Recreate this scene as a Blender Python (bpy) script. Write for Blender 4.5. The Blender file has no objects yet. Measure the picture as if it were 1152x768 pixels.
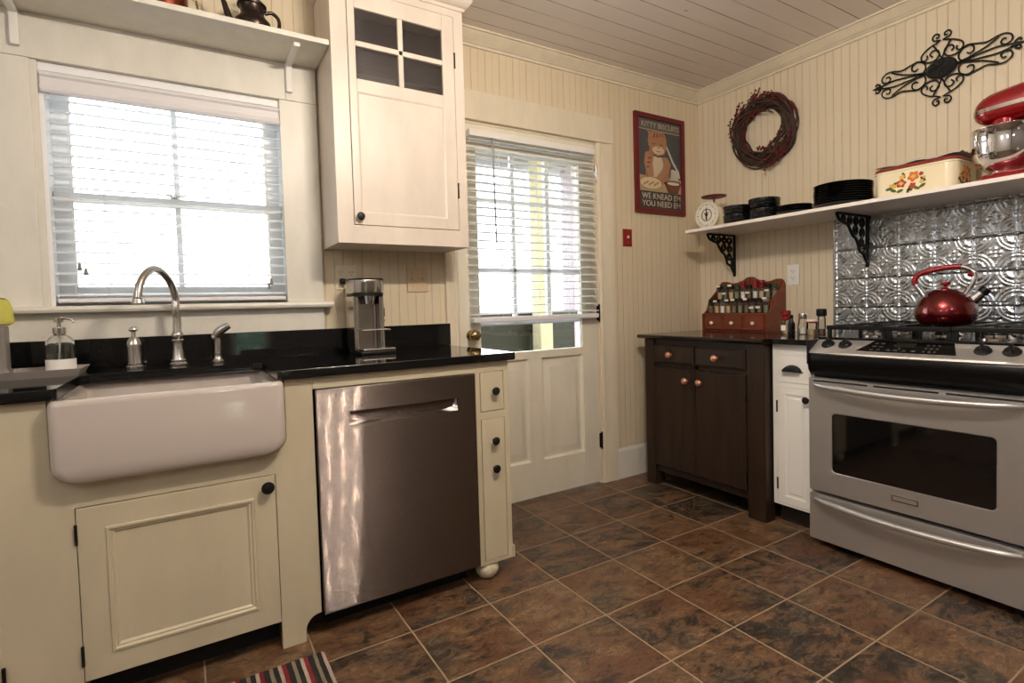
import bpy, bmesh, math, random
from math import sin, cos, pi, radians, sqrt
from mathutils import Vector, Matrix
random.seed(7)
SC = bpy.context.scene
COL = SC.collection
ORIG = {}

# ------------------------------------------------------------------ colour + node helpers
def lin(r, g, b):
    f = lambda c: c / 12.92 if c <= 0.04045 else ((c + 0.055) / 1.055) ** 2.4
    return (f(r / 255), f(g / 255), f(b / 255), 1.0)

class NT:
    def __init__(s, m):
        s.nt = m.node_tree; s.n = s.nt.nodes; s.l = s.nt.links
        s.bsdf = next((x for x in s.n if x.type == 'BSDF_PRINCIPLED'), None)
        s.out = next(x for x in s.n if x.type == 'OUTPUT_MATERIAL')
    def put(s, sock, v):
        if isinstance(v, bpy.types.NodeSocket): s.l.new(v, sock)
        elif v is not None: sock.default_value = v
    def m(s, op, a, b=None, c=None, clamp=False):
        n = s.n.new('ShaderNodeMath'); n.operation = op; n.use_clamp = clamp
        for i, v in enumerate((a, b, c)): s.put(n.inputs[i], v)
        return n.outputs[0]
    def obj(s):
        n = s.n.new('ShaderNodeTexCoord'); return n.outputs['Object']
    def sep(s, v):
        n = s.n.new('ShaderNodeSeparateXYZ'); s.put(n.inputs[0], v); return n.outputs
    def comb(s, x, y, z):
        n = s.n.new('ShaderNodeCombineXYZ')
        for i, v in enumerate((x, y, z)): s.put(n.inputs[i], v)
        return n.outputs[0]
    def mapping(s, v, scale=(1, 1, 1), loc=(0, 0, 0), rot=(0, 0, 0)):
        n = s.n.new('ShaderNodeMapping'); s.put(n.inputs[0], v)
        n.inputs['Location'].default_value = loc; n.inputs['Rotation'].default_value = rot; n.inputs['Scale'].default_value = scale
        return n.outputs[0]
    def noise(s, v, scale, detail=4, rough=.55, dist=0):
        n = s.n.new('ShaderNodeTexNoise'); s.put(n.inputs['Vector'], v); n.inputs['Scale'].default_value = scale
        n.inputs['Detail'].default_value = detail; n.inputs['Roughness'].default_value = rough; n.inputs['Distortion'].default_value = dist
        return n.outputs['Fac']
    def white(s, v):
        n = s.n.new('ShaderNodeTexWhiteNoise'); n.noise_dimensions = '3D'; s.put(n.inputs['Vector'], v); return n.outputs['Value']
    def ramp(s, f, stops, interp='LINEAR'):
        n = s.n.new('ShaderNodeValToRGB'); e = n.color_ramp.elements; n.color_ramp.interpolation = interp
        e[0].position, e[0].color = stops[0]; e[1].position, e[1].color = stops[-1]
        for p, c in stops[1:-1]:
            q = e.new(p); q.color = c
        s.put(n.inputs[0], f); return n.outputs[0]
    def mix(s, f, a, b, mode='MIX'):
        n = s.n.new('ShaderNodeMix'); n.data_type = 'RGBA'; n.blend_type = mode
        s.put(n.inputs[0], f); s.put(n.inputs[6], a); s.put(n.inputs[7], b); return n.outputs[2]
    def bump(s, h, dist, strength=1.0):
        n = s.n.new('ShaderNodeBump'); n.inputs['Distance'].default_value = dist; n.inputs['Strength'].default_value = strength
        s.put(n.inputs['Height'], h); s.l.new(n.outputs[0], s.bsdf.inputs['Normal'])
    def maprange(s, v, a, b, c, d):
        n = s.n.new('ShaderNodeMapRange'); n.clamp = True; s.put(n.inputs[0], v)
        for i, q in enumerate((a, b, c, d)): n.inputs[i + 1].default_value = q
        return n.outputs[0]

def mat(name, col, rough=.5, metal=0.0, **kw):
    m = bpy.data.materials.new(name); m.use_nodes = True
    b = NT(m).bsdf
    b.inputs['Base Color'].default_value = col; b.inputs['Roughness'].default_value = rough; b.inputs['Metallic'].default_value = metal
    for k, v in kw.items(): b.inputs[k.replace('_', ' ')].default_value = v
    return m

def painted(name, col, rough=.45, var=.06, scale=14, wear=None):
    m = mat(name, col, rough); t = NT(m); o = t.obj()
    f = t.noise(t.mapping(o, (1, 1, .35)), scale, 5)
    d = tuple(c * (1 - var * 2.2) for c in col[:3]) + (1,)
    base = t.mix(t.maprange(f, .35, .65, 0, 1), col, d)
    if wear:
        w = t.maprange(t.noise(o, 45, 6, .7), .70, .74, 0, 1)
        base = t.mix(w, base, wear)
    t.put(t.bsdf.inputs['Base Color'], base)
    t.bump(t.noise(t.mapping(o, (1, 1, .12)), 160, 3), .0006, .35)
    return m

def wood(name, c1, c2, rough=.4, axis='z', scale=18):
    m = mat(name, c1, rough); t = NT(m); o = t.obj()
    sc = {'x': (.07, 1, 1), 'y': (1, .07, 1), 'z': (1, 1, .07)}[axis]
    f = t.noise(t.mapping(o, sc), scale, 6, .65, .6)
    t.put(t.bsdf.inputs['Base Color'], t.mix(t.maprange(f, .3, .7, 0, 1), c1, c2))
    t.bump(f, .0012, .25)
    return m

def brushed(name, col, rough=.28, along='x'):
    m = mat(name, col, rough, 1.0); t = NT(m); o = t.obj()
    sc = {'x': (1.5, 60, 420), 'y': (60, 1.5, 420), 'z': (120, 120, .6)}[along]
    if along != 'x':
        f = t.noise(t.mapping(o, sc), 3, 2)
        t.put(t.bsdf.inputs['Roughness'], t.maprange(f, .3, .7, rough - .02, rough + .03))
    else:
        # fine horizontal brushing: grooves tilt the surface up and down, the sheet itself waves a little from side to side
        gn = t.n.new('ShaderNodeNewGeometry'); u = t.m('SUBTRACT', t.m('MULTIPLY', t.white(t.comb(t.m('FLOOR', t.m('MULTIPLY', t.sep(o)[2], 9000)), t.m('FLOOR', t.m('MULTIPLY', t.sep(o)[0], 700)), .5)), 2), 1)
        wave = t.m('MULTIPLY', t.m('SUBTRACT', t.noise(t.mapping(o, (1.2, 1, 1)), 2.6, 1), .5), .03)
        va = t.n.new('ShaderNodeVectorMath'); va.operation = 'ADD'; t.l.new(gn.outputs['Normal'], va.inputs[0]); t.l.new(t.comb(wave, 0, t.m('MULTIPLY', t.m('MULTIPLY', u, t.m('ABSOLUTE', u)), 1.0)), va.inputs[1])
        vn = t.n.new('ShaderNodeVectorMath'); vn.operation = 'NORMALIZE'; t.l.new(va.outputs[0], vn.inputs[0]); t.l.new(vn.outputs[0], t.bsdf.inputs['Normal'])
    t.bsdf.inputs['Anisotropic'].default_value = .8 if along != 'x' else 1.0
    return m

CREAM = lin(231, 222, 196)
M = {}
M['trim'] = painted('cream_trim_paint', lin(233, 229, 217), .38, .04)
M['warmtrim'] = painted('warm_cream_trim_paint', lin(230, 219, 196), .38, .04)
M['cab'] = painted('cream_cabinet_paint', lin(205, 194, 166), .42, .04, 10)
M['upcab'] = painted('pale_cream_cabinet_paint', lin(232, 220, 206), .36, .05, 9, None)
M['white'] = mat('white_paint', lin(238, 236, 230), .4)
M['doorpaint'] = painted('door_paint', lin(234, 227, 208), .4, .04, 8)
M['shelfwhite'] = mat('white_shelf_paint', lin(240, 232, 224), .4)
M['slat'] = mat('white_blind_slat', lin(252, 253, 254), .4)
t = NT(M['slat']); tr = t.n.new('ShaderNodeBsdfTranslucent'); tr.inputs[0].default_value = (.92, .96, .98, 1)
ms = t.n.new('ShaderNodeMixShader'); ms.inputs[0].default_value = .45
t.l.new(t.bsdf.outputs[0], ms.inputs[1]); t.l.new(tr.outputs[0], ms.inputs[2]); t.l.new(ms.outputs[0], t.out.inputs[0])
M['vinyl'] = mat('white_vinyl_sash', lin(251, 252, 252), .35)
M['valance'] = mat('white_valance', lin(232, 230, 232), .45)
M['black_knob'] = mat('black_iron', lin(17, 17, 19), .45, 0, Specular_IOR_Level=.35)
M['iron'] = mat('wrought_iron', lin(22, 22, 22), .55, .5)
M['hinge'] = mat('dark_bronze_hinge', lin(40, 33, 27), .45, .7)
M['granite'] = mat('black_granite', lin(14, 15, 16), .05, 0, Specular_IOR_Level=.55)
t = NT(M['granite']); o = t.obj()
t.put(t.bsdf.inputs['Base Color'], t.ramp(t.noise(o, 420, 2, .6), [(.58, lin(11, 12, 13)), (.70, lin(40, 44, 44)), (.8, lin(70, 74, 72))]))
M['ceramic'] = mat('white_fireclay', lin(194, 184, 176), .12, 0, Coat_Weight=.6, Coat_Roughness=.05)
M['steel_x'] = brushed('brushed_steel_dishwasher', lin(122, 113, 109), .13, 'x')
M['steel_y'] = brushed('brushed_steel_range', lin(197, 195, 193), .33, 'y')
M['steel_y'].node_tree.nodes['Principled BSDF'].inputs['Metallic'].default_value = .72
M['steel_x'].node_tree.nodes['Principled BSDF'].inputs['Anisotropic Rotation'].default_value = .25
M['steel'] = mat('stainless_steel', lin(196, 192, 188), .17, 1.0)
M['baysteel'] = mat('polished_steel', lin(176, 168, 162), .12, 1.0)
M['nickel'] = mat('brushed_nickel', lin(200, 197, 192), .27, 1.0)
M['chrome'] = mat('chrome', lin(225, 225, 228), .06, 1.0)
M['black_gloss'] = mat('black_enamel', lin(9, 9, 10), .12)
M['black_matt'] = mat('black_plastic', lin(12, 12, 13), .45, 0, Specular_IOR_Level=.3)
M['grate'] = mat('black_cast_iron', lin(13, 13, 14), .35, 0, Specular_IOR_Level=.4)
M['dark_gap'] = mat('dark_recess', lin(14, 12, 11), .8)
M['toe'] = mat('dark_toe_kick', lin(38, 32, 28), .7)
M['darkwood'] = wood('dark_stained_wood', lin(27, 19, 13), lin(52, 36, 24), .45)
NT(M['darkwood']).bsdf.inputs['Specular IOR Level'].default_value = .3
M['darkwood_top'] = wood('dark_wood_top', lin(24, 18, 15), lin(42, 31, 25), .12, 'y')
M['rackwood'] = wood('cherry_red_wood', lin(98, 44, 27), lin(126, 62, 39), .35, 'y', 22)
M['copperknob'] = mat('copper_knob', lin(214, 150, 122), .3, .6)
M['whiteknob'] = mat('white_porcelain', lin(245, 236, 228), .15)
M['red_gloss'] = mat('glossy_red_enamel', lin(146, 3, 16), .14, .35, Coat_Weight=1.0, Coat_Roughness=.04)
M['kettle_red'] = mat('metallic_red_enamel', lin(104, 2, 10), .24, .8, Coat_Weight=1.0, Coat_Roughness=.05)
M['red_plastic'] = mat('red_plastic', lin(132, 12, 20), .4)
M['redframe'] = mat('dark_red_wood', lin(104, 22, 28), .4)
M['redswitch'] = mat('red_switch_plate', lin(140, 26, 24), .35)
M['plastic_white'] = mat('white_plastic', lin(236, 234, 228), .3)
M['plastic_beige'] = mat('beige_plastic', lin(214, 190, 156), .35)
M['plastic_cream'] = mat('cream_plastic', lin(232, 220, 194), .35)
M['black_dish'] = mat('black_glazed_stoneware', lin(13, 13, 15), .1)
M['pewter'] = mat('dark_tarnished_pewter', lin(70, 60, 55), .3, .9)
M['copper'] = mat('aged_copper', lin(120, 58, 40), .28, .9)
M['brass'] = mat('aged_brass', lin(176, 154, 108), .18, 1.0)
M['enamel_cream'] = mat('cream_enamel', lin(236, 224, 192), .2)
M['rust_red'] = mat('rust_red_enamel', lin(128, 44, 30), .35)
M['tray'] = mat('grey_stone_tray', lin(156, 147, 140), .55)
M['greyplastic'] = mat('grey_plastic', lin(128, 122, 116), .4)
M['sponge'] = mat('yellow_sponge', lin(206, 200, 96), .9)
t = NT(M['sponge']); t.bump(t.noise(t.obj(), 130, 4, .7), .004, .7)
M['lime'] = mat('white_soap', lin(236, 228, 200), .4)
M['berry'] = mat('dark_red_berry', lin(104, 16, 20), .4)
M['twig'] = wood('dark_vine_twig', lin(44, 30, 24), lin(84, 62, 50), .8, 'z', 60)
M['spice_dark'] = mat('dark_spice', lin(128, 106, 86), .7)
M['spice_tan'] = mat('tan_spice', lin(206, 180, 144), .7)
M['spice_green'] = mat('green_herb', lin(136, 136, 106), .7)
M['salt'] = mat('white_salt', lin(236, 230, 222), .7)
M['paper'] = mat('white_paper_label', lin(238, 236, 230), .6)
M['green_cap'] = mat('dark_green_plastic', lin(24, 70, 44), .4)
M['leaf'] = mat('painted_leaf_green', lin(74, 92, 44), .4)
M['petal'] = mat('painted_orange_petal', lin(206, 110, 40), .4)
M['petal2'] = mat('painted_yellow_petal', lin(214, 176, 84), .4)
M['petal3'] = mat('painted_rust_petal', lin(160, 62, 34), .4)
M['cab_inside'] = wood('brown_cabinet_interior', lin(92, 58, 48), lin(116, 76, 62), .5)

def glass(name, col=(1, 1, 1, 1), rough=0.0, shadow=.9):
    m = mat(name, col, rough); b = NT(m).bsdf
    b.inputs['Transmission Weight'].default_value = 1.0; b.inputs['IOR'].default_value = 1.45
    return m
M['glass'] = glass('clear_bottle_glass', (.93, .95, .94, 1))
def pane_glass(name, tint, refl):
    m = bpy.data.materials.new(name); m.use_nodes = True; t = NT(m)
    t.n.remove(t.bsdf)
    a = t.n.new('ShaderNodeBsdfTransparent'); a.inputs[0].default_value = tint
    g = t.n.new('ShaderNodeBsdfGlossy'); g.inputs['Roughness'].default_value = .02; g.inputs[0].default_value = (1, 1, 1, 1)
    f = t.n.new('ShaderNodeFresnel'); f.inputs[0].default_value = 1.5
    x = t.n.new('ShaderNodeMixShader'); t.l.new(t.m('MULTIPLY', f.outputs[0], refl), x.inputs[0])
    t.l.new(a.outputs[0], x.inputs[1]); t.l.new(g.outputs[0], x.inputs[2]); t.l.new(x.outputs[0], t.out.inputs[0])
    return m
M['jarglass'] = pane_glass('thin_jar_glass', (.93, .94, .93, 1), 1.3)
M['pane'] = pane_glass('window_pane_glass', (.97, .98, .98, 1), 1.0)
M['pane_dark'] = pane_glass('cabinet_pane_glass', (.75, .72, .72, 1), 1.4)
M['liquid'] = glass('clear_liquid_soap', (.86, .88, .80, 1))
M['oven_glass'] = mat('dark_oven_glass', lin(7, 7, 8), .05, 0, Coat_Weight=.4)

def beadboard(name, axis, width, off, col, dark, midk):
    m = mat(name, col, .5); t = NT(m); o = t.obj(); xyz = t.sep(o); c = xyz[axis]
    u = t.m('DIVIDE', t.m('SUBTRACT', c, off), width)
    fr = t.m('FRACT', u)
    d0 = t.m('MULTIPLY', t.m('MINIMUM', fr, t.m('SUBTRACT', 1, fr)), width)          # seam distance (m)
    d1 = t.m('MULTIPLY', t.m('ABSOLUTE', t.m('SUBTRACT', fr, .5)), width)             # bead distance
    g0 = t.maprange(d0, .0008, .0034, 1, 0); g1 = t.maprange(d1, .0008, .0034, midk, 0)
    g = t.m('MAXIMUM', g0, g1)
    idn = t.white(t.comb(t.m('FLOOR', u), 3.1, 1.7))
    nz = t.noise(t.mapping(o, (1, 1, .12)), 9, 5)
    shade = t.mix(t.m('MULTIPLY', t.m('ADD', t.m('MULTIPLY', idn, .5), t.maprange(nz, .3, .7, 0, .7)), .35), col, dark)
    wear = t.maprange(t.noise(t.mapping(o, (1, 1, .3)), 26, 5, .65), .4, .68, .35, 1)
    t.put(t.bsdf.inputs['Base Color'], t.mix(t.m('MULTIPLY', g, t.m('MULTIPLY', wear, .5)), shade, lin(150, 118, 70)))
    t.bump(t.m('SUBTRACT', 1, g), .003, .6)
    return m
M['bead_north'] = beadboard('cream_beadboard_north', 0, .085, -1.905, lin(225, 211, 184), lin(211, 192, 157), .55)
M['bead_east'] = beadboard('cream_beadboard_east', 1, .087, -.915, lin(223, 211, 187), lin(210, 193, 162), .85)
M['plain_wall'] = painted('plain_cream_wall', lin(222, 216, 204), .6)

def floor_mat():
    m = mat('slate_tile_floor', lin(80, 58, 44), .38); t = NT(m); o = t.obj(); xyz = t.sep(o)
    T, gx, gy = .2993, -2.4362, -.7954
    u = t.m('DIVIDE', t.m('SUBTRACT', xyz[0], gx), T); v = t.m('DIVIDE', t.m('SUBTRACT', xyz[1], gy), T)
    fu, fv = t.m('FRACT', u), t.m('FRACT', v)
    du = t.m('MINIMUM', fu, t.m('SUBTRACT', 1, fu)); dv = t.m('MINIMUM', fv, t.m('SUBTRACT', 1, fv))
    d = t.m('MULTIPLY', t.m('MINIMUM', du, dv), T)
    wob = t.m('MULTIPLY', t.m('SUBTRACT', t.noise(o, 60, 3), .5), .002)
    grout = t.maprange(t.m('ADD', d, wob), .0018, .0034, 1, 0)
    iu, iv = t.m('FLOOR', u), t.m('FLOOR', v)
    r1 = t.white(t.comb(iu, iv, .5)); r2 = t.white(t.comb(iu, iv, 7.3))
    # every tile gets its own stretch of the slate pattern
    p = t.comb(t.m('ADD', xyz[0], t.m('MULTIPLY', r1, 31)), t.m('ADD', xyz[1], t.m('MULTIPLY', r2, 17)), t.m('MULTIPLY', r1, 9))
    pr = t.mapping(p, (1, 1.7, 1), (0, 0, 0), (0, 0, radians(28)))
    n1 = t.noise(pr, 6.5, 9, .70, 1.1); n2 = t.noise(pr, 20, 10, .76, 1.4); n3 = t.noise(p, 4.2, 4, .5)
    f = t.m('ADD', t.m('ADD', t.m('MULTIPLY', n1, .55), t.m('MULTIPLY', n2, .45)), t.m('MULTIPLY', t.m('SUBTRACT', r2, .5), .10))
    f = t.m('ADD', t.m('MULTIPLY', t.m('SUBTRACT', f, .5), 1.7), .5)
    n2 = t.m('ADD', t.m('MULTIPLY', t.m('SUBTRACT', n2, .5), 1.5), .5)
    base = t.ramp(f, [(.34, lin(32, 28, 25)), (.42, lin(62, 49, 38)), (.48, lin(90, 68, 49)), (.53, lin(112, 84, 58)), (.58, lin(94, 66, 45)), (.64, lin(140, 113, 82)), (.70, lin(84, 66, 51))])
    base = t.mix(t.maprange(n3, .52, .62, 0, .7), base, t.ramp(n2, [(.36, lin(44, 31, 23)), (.50, lin(104, 66, 42)), (.62, lin(84, 52, 35))]))
    base = t.mix(t.maprange(n3, .36, .46, .75, 0), base, t.ramp(n2, [(.36, lin(24, 23, 22)), (.52, lin(62, 57, 48)), (.62, lin(98, 88, 70))]))
    vein = t.maprange(t.m('ABSOLUTE', t.m('SUBTRACT', t.noise(pr, 8, 6, .6, 2.2), .52)), .0, .012, .55, 0)
    base = t.mix(t.m('MULTIPLY', vein, t.maprange(n1, .45, .6, 0, 1)), base, lin(128, 104, 74))
    crack = t.maprange(t.m('ABSOLUTE', t.m('SUBTRACT', t.noise(pr, 5.5, 7, .7, 1.7), .47)), .0, .010, .6, 0)
    base = t.mix(crack, base, lin(34, 26, 22))
    t.put(t.bsdf.inputs['Base Color'], t.mix(grout, base, lin(158, 138, 112)))
    t.put(t.bsdf.inputs['Roughness'], t.mix(grout, t.maprange(n2, .3, .7, .30, .48), (.8, .8, .8, 1)))
    h = t.m('SUBTRACT', t.m('ADD', t.m('MULTIPLY', n2, .6), t.m('MULTIPLY', n1, .5)), t.m('MULTIPLY', grout, .9))
    t.bump(h, .004, .55)
    return m
M['floor'] = floor_mat()

def ceiling_mat():
    m = mat('painted_plank_ceiling', lin(196, 180, 170), .55); t = NT(m); o = t.obj(); xyz = t.sep(o)
    w = .107
    u = t.m('DIVIDE', t.m('SUBTRACT', xyz[1], -.984), w); fr = t.m('FRACT', u)
    d = t.m('MULTIPLY', t.m('MINIMUM', fr, t.m('SUBTRACT', 1, fr)), w)
    g = t.maprange(d, .0008, .0034, 1, 0)
    n = t.noise(t.mapping(o, (.2, 1, 1)), 14, 6, .6)
    idn = t.white(t.comb(1.3, t.m('FLOOR', u), 2.2))
    c = t.mix(t.m('MULTIPLY', t.m('ADD', t.m('MULTIPLY', idn, .4), t.maprange(n, .3, .7, 0, .6)), .5), lin(243, 237, 233), lin(228, 218, 211))
    vo = t.n.new('ShaderNodeTexVoronoi'); vo.inputs['Scale'].default_value = 4.2; vo.inputs['Randomness'].default_value = 1
    t.put(vo.inputs['Vector'], t.mapping(o, (.6, 1.0, 1)))
    kn = t.maprange(vo.outputs['Distance'], .035, .055, 1, 0)
    c = t.mix(t.m('MULTIPLY', kn, .7), c, lin(120, 92, 70))
    t.put(t.bsdf.inputs['Base Color'], t.mix(t.m('MULTIPLY', t.m('MULTIPLY', g, t.maprange(t.noise(t.mapping(o, (.35, 3, 1)), 6, 3), .35, .6, .25, 1)), .9), c, lin(84, 64, 48)))
    t.bump(t.m('SUBTRACT', 1, g), .003, .6)
    return m
M['ceiling'] = ceiling_mat()

def rug_mat():
    m = mat('striped_rag_rug', lin(30, 28, 26), .95); t = NT(m); o = t.obj(); xyz = t.sep(o)
    wob = t.m('MULTIPLY', t.m('SUBTRACT', t.noise(o, 18, 2), .5), .004)
    u = t.m('FRACT', t.m('DIVIDE', t.m('ADD', t.m('SUBTRACT', -2.712, xyz[0]), wob), .0625))
    cr, bl, ol, rd = lin(206, 186, 172), lin(32, 30, 27), lin(146, 134, 112), lin(138, 22, 30)
    c = t.ramp(u, [(0, cr), (.16, bl), (.38, ol), (.55, bl), (.80, rd), (.999, cr)], 'CONSTANT')
    n = t.noise(t.mapping(o, (1.2, 1, 1)), 300, 3, .7)
    t.put(t.bsdf.inputs['Base Color'], t.mix(t.maprange(n, .35, .65, 0, .45), c, (.03, .025, .02, 1)))
    t.bump(t.noise(o, 220, 3, .7), .006, 1)
    return m
M['rug'] = rug_mat()

def tin_mat():
    m = mat('embossed_tin', lin(198, 205, 213), .24, 1.0); t = NT(m); o = t.obj()
    t.put(t.bsdf.inputs['Roughness'], t.maprange(t.noise(o, 30, 5), .3, .7, .22, .36))
    return m
M['tin'] = tin_mat()

# ------------------------------------------------------------------ mesh builder
class MB:
    def __init__(s): s.bm = bmesh.new()
    def _new(s, before):
        return [f for f in s.bm.faces if f.index == -1 or f not in before]
    def box(s, x0, x1, y0, y1, z0, z1, bev=0.0, seg=2):
        x0, x1 = min(x0, x1), max(x0, x1); y0, y1 = min(y0, y1), max(y0, y1); z0, z1 = min(z0, z1), max(z0, z1)
        bm = s.bm; v = [bm.verts.new((x, y, z)) for x in (x0, x1) for y in (y0, y1) for z in (z0, z1)]
        fs = [bm.faces.new([v[i] for i in q]) for q in ((0, 1, 3, 2), (4, 6, 7, 5), (0, 4, 5, 1), (2, 3, 7, 6), (0, 2, 6, 4), (1, 5, 7, 3))]
        if bev > 0:
            bev = min(bev, .45 * min(x1 - x0, y1 - y0, z1 - z0))
            es = list({e for f in fs for e in f.edges})
            bmesh.ops.bevel(bm, geom=es, offset=bev, segments=seg, affect='EDGES', profile=.5)
        return s
    def rings(s, rings, close_start=True, close_end=True, cyclic=True):
        bm = s.bm; vr = [[bm.verts.new(p) for p in r] for r in rings]; n = len(vr[0])
        for a, b in zip(vr, vr[1:]):
            for i in range(n if cyclic else n - 1):
                j = (i + 1) % n
                try: bm.faces.new((a[i], a[j], b[j], b[i]))
                except ValueError: pass
        if close_start: bm.faces.new(list(reversed(vr[0])))
        if close_end: bm.faces.new(vr[-1])
        return s
    def lathe(s, prof, c=(0, 0, 0), seg=32, axis='z', cap=(True, True), scale=(1, 1)):
        rs = []
        for r, h in prof:
            r = max(r, 1e-5); ring = []
            for k in range(seg):
                a = 2 * pi * k / seg; p, q = r * cos(a) * scale[0], r * sin(a) * scale[1]
                w = {'z': (p, q, h), 'x': (h, p, q), 'y': (q, h, p), '-x': (-h, p, q), '-y': (q, -h, p)}[axis]
                ring.append((c[0] + w[0], c[1] + w[1], c[2] + w[2]))
            rs.append(ring)
        return s.rings(rs, *cap)
    def tube(s, pts, r, seg=8, closed=False, flat=None):
        P = [Vector(p) for p in pts]; n = len(P); R = r if hasattr(r, '__len__') else [r] * n
        T = []
        for i in range(n):
            a = P[(i - 1) % n] if (closed or i > 0) else P[i]; b = P[(i + 1) % n] if (closed or i < n - 1) else P[i]
            d = b - a; T.append(d.normalized() if d.length > 1e-9 else Vector((0, 0, 1)))
        up = Vector((0, 0, 1)) if abs(T[0].z) < .9 else Vector((1, 0, 0)); N = (up - T[0] * up.dot(T[0])).normalized(); rs = []
        for i in range(n):
            N = N - T[i] * N.dot(T[i]); N = N.normalized() if N.length > 1e-6 else T[i].orthogonal().normalized(); B = T[i].cross(N)
            rs.append([tuple(P[i] + (N * cos(2 * pi * k / seg) + B * sin(2 * pi * k / seg)) * R[i]) for k in range(seg)])
        if closed: return s.rings(rs + [rs[0]], False, False)
        return s.rings(rs)
    def prism(s, pts, plane, a, b, bev=0):
        f = {'xz': lambda p, h: (p[0], h, p[1]), 'yz': lambda p, h: (h, p[0], p[1]), 'xy': lambda p, h: (p[0], p[1], h)}[plane]
        before = set(s.bm.edges)
        s.rings([[f(p, a) for p in pts], [f(p, b) for p in pts]])
        if bev:
            es = [e for e in s.bm.edges if e not in before]
            bmesh.ops.bevel(s.bm, geom=es, offset=bev, segments=1, affect='EDGES')
        return s
    def ball(s, c, r, sc=(1, 1, 1), u=20, v=12):
        m = Matrix.Translation(c) @ Matrix.Diagonal((sc[0], sc[1], sc[2], 1))
        bmesh.ops.create_uvsphere(s.bm, u_segments=u, v_segments=v, radius=r, matrix=m); return s
    def panel(s, mp, u0, u1, v0, v1, thick, steps):
        """door leaf: back, sides and a front stepped by (inset, depth) rings"""
        def ring(i, w): return [mp(u0 + i, v0 + i, w), mp(u1 - i, v0 + i, w), mp(u1 - i, v1 - i, w), mp(u0 + i, v1 - i, w)]
        return s.rings([ring(0, -thick), ring(0, -.0015), ring(.0015, 0)] + [ring(i, w) for i, w in steps])
    def xform(s, m):
        bmesh.ops.transform(s.bm, matrix=m, verts=s.bm.verts); return s
    def build(s, name, material, parent=None, smooth=38, kind=None, label=None, loc=None):
        bm = s.bm
        bmesh.ops.recalc_face_normals(bm, faces=bm.faces)
        me = bpy.data.meshes.new(name)
        off = ORIG.get(parent.name, Vector((0, 0, 0))) if parent else (Vector(loc) if loc else Vector((0, 0, 0)))
        if off.length: bmesh.ops.translate(bm, verts=bm.verts, vec=-off)
        bm.to_mesh(me); bm.free()
        me.materials.append(material)
        if smooth: me.shade_smooth(); me.set_sharp_from_angle(angle=radians(smooth))
        o = bpy.data.objects.new(name, me); COL.objects.link(o)
        if smooth and smooth < 55:
            wn = o.modifiers.new('weighted_normal', 'WEIGHTED_NORMAL'); wn.keep_sharp = True; wn.weight = 90
        if parent: o.parent = parent
        elif loc: o.location = loc
        ORIG[o.name] = off
        if kind: o['kind'] = kind
        if label: o['label'] = label
        return o

def mbox(*a, **k): return MB().box(*a, **k)
def thing(name, label, cat, loc=(0, 0, 0), group=None, world=True):
    o = bpy.data.objects.new(name, None); COL.objects.link(o); o.empty_display_size = .05
    o['label'] = label; o['category'] = cat
    if group: o['group'] = group
    if world: o.location = loc; ORIG[o.name] = Vector(loc)
    else: ORIG[o.name] = Vector((0, 0, 0))
    return o
def struct_root(name, loc=(0, 0, 0), label=None):
    o = bpy.data.objects.new(name, None); COL.objects.link(o); o.location = loc; ORIG[o.name] = Vector(loc); o['kind'] = 'structure'
    if label: o['label'] = label
    return o
def tag(o, label, cat, group=None):
    o['label'] = label; o['category'] = cat
    if group: o['group'] = group
    return o
def struct(name, mb, m, label=None): return mb.build(name, m, None, kind='structure', label=label)
def place(o, loc, rz=0):
    o.location = loc; o.rotation_euler = (0, 0, rz); return o
def dup(root, loc, rz=0, label=None):
    r = root.copy(); COL.objects.link(r); r.location = loc; r.rotation_euler = (0, 0, rz)
    if label: r['label'] = label
    for ch in list(root.children):
        c = ch.copy(); COL.objects.link(c); c.parent = r
        for g in list(ch.children):
            d = g.copy(); COL.objects.link(d); d.parent = c
    return r
def N_(y): return lambda u, v, w: (u, y - w, v)          # a front facing -y (north wall side)
def E_(x): return lambda u, v, w: (x - w, u, v)          # a front facing -x (east wall side)
ORD = ['first', 'second', 'third', 'fourth', 'fifth', 'sixth', 'seventh', 'eighth', 'ninth', 'tenth']

def arc(cx, cy, r, a0, a1, n): return [(cx + r * cos(radians(a0 + (a1 - a0) * i / n)), cy + r * sin(radians(a0 + (a1 - a0) * i / n))) for i in range(n + 1)]
def catmull(pts, n=8, closed=False):
    P = [Vector(p) for p in pts]; out = []; L = len(P)
    rng = range(L if closed else L - 1)
    for i in rng:
        g = lambda k: P[k % L] if closed else P[max(0, min(L - 1, k))]
        a, b, c, d = g(i - 1), g(i), g(i + 1), g(i + 2)
        for k in range(n):
            q = k / n
            out.append(.5 * ((2 * b) + (c - a) * q + (2 * a - 5 * b + 4 * c - d) * q * q + (3 * b - a - 3 * c + d) * q ** 3))
    if not closed: out.append(P[-1])
    return [tuple(p) for p in out]
def rrect(x0, x1, y0, y1, r, n=5):
    return arc(x1 - r, y1 - r, r, 0, 90, n) + arc(x0 + r, y1 - r, r, 90, 180, n) + arc(x0 + r, y0 + r, r, 180, 270, n) + arc(x1 - r, y0 + r, r, 270, 360, n)

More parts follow.
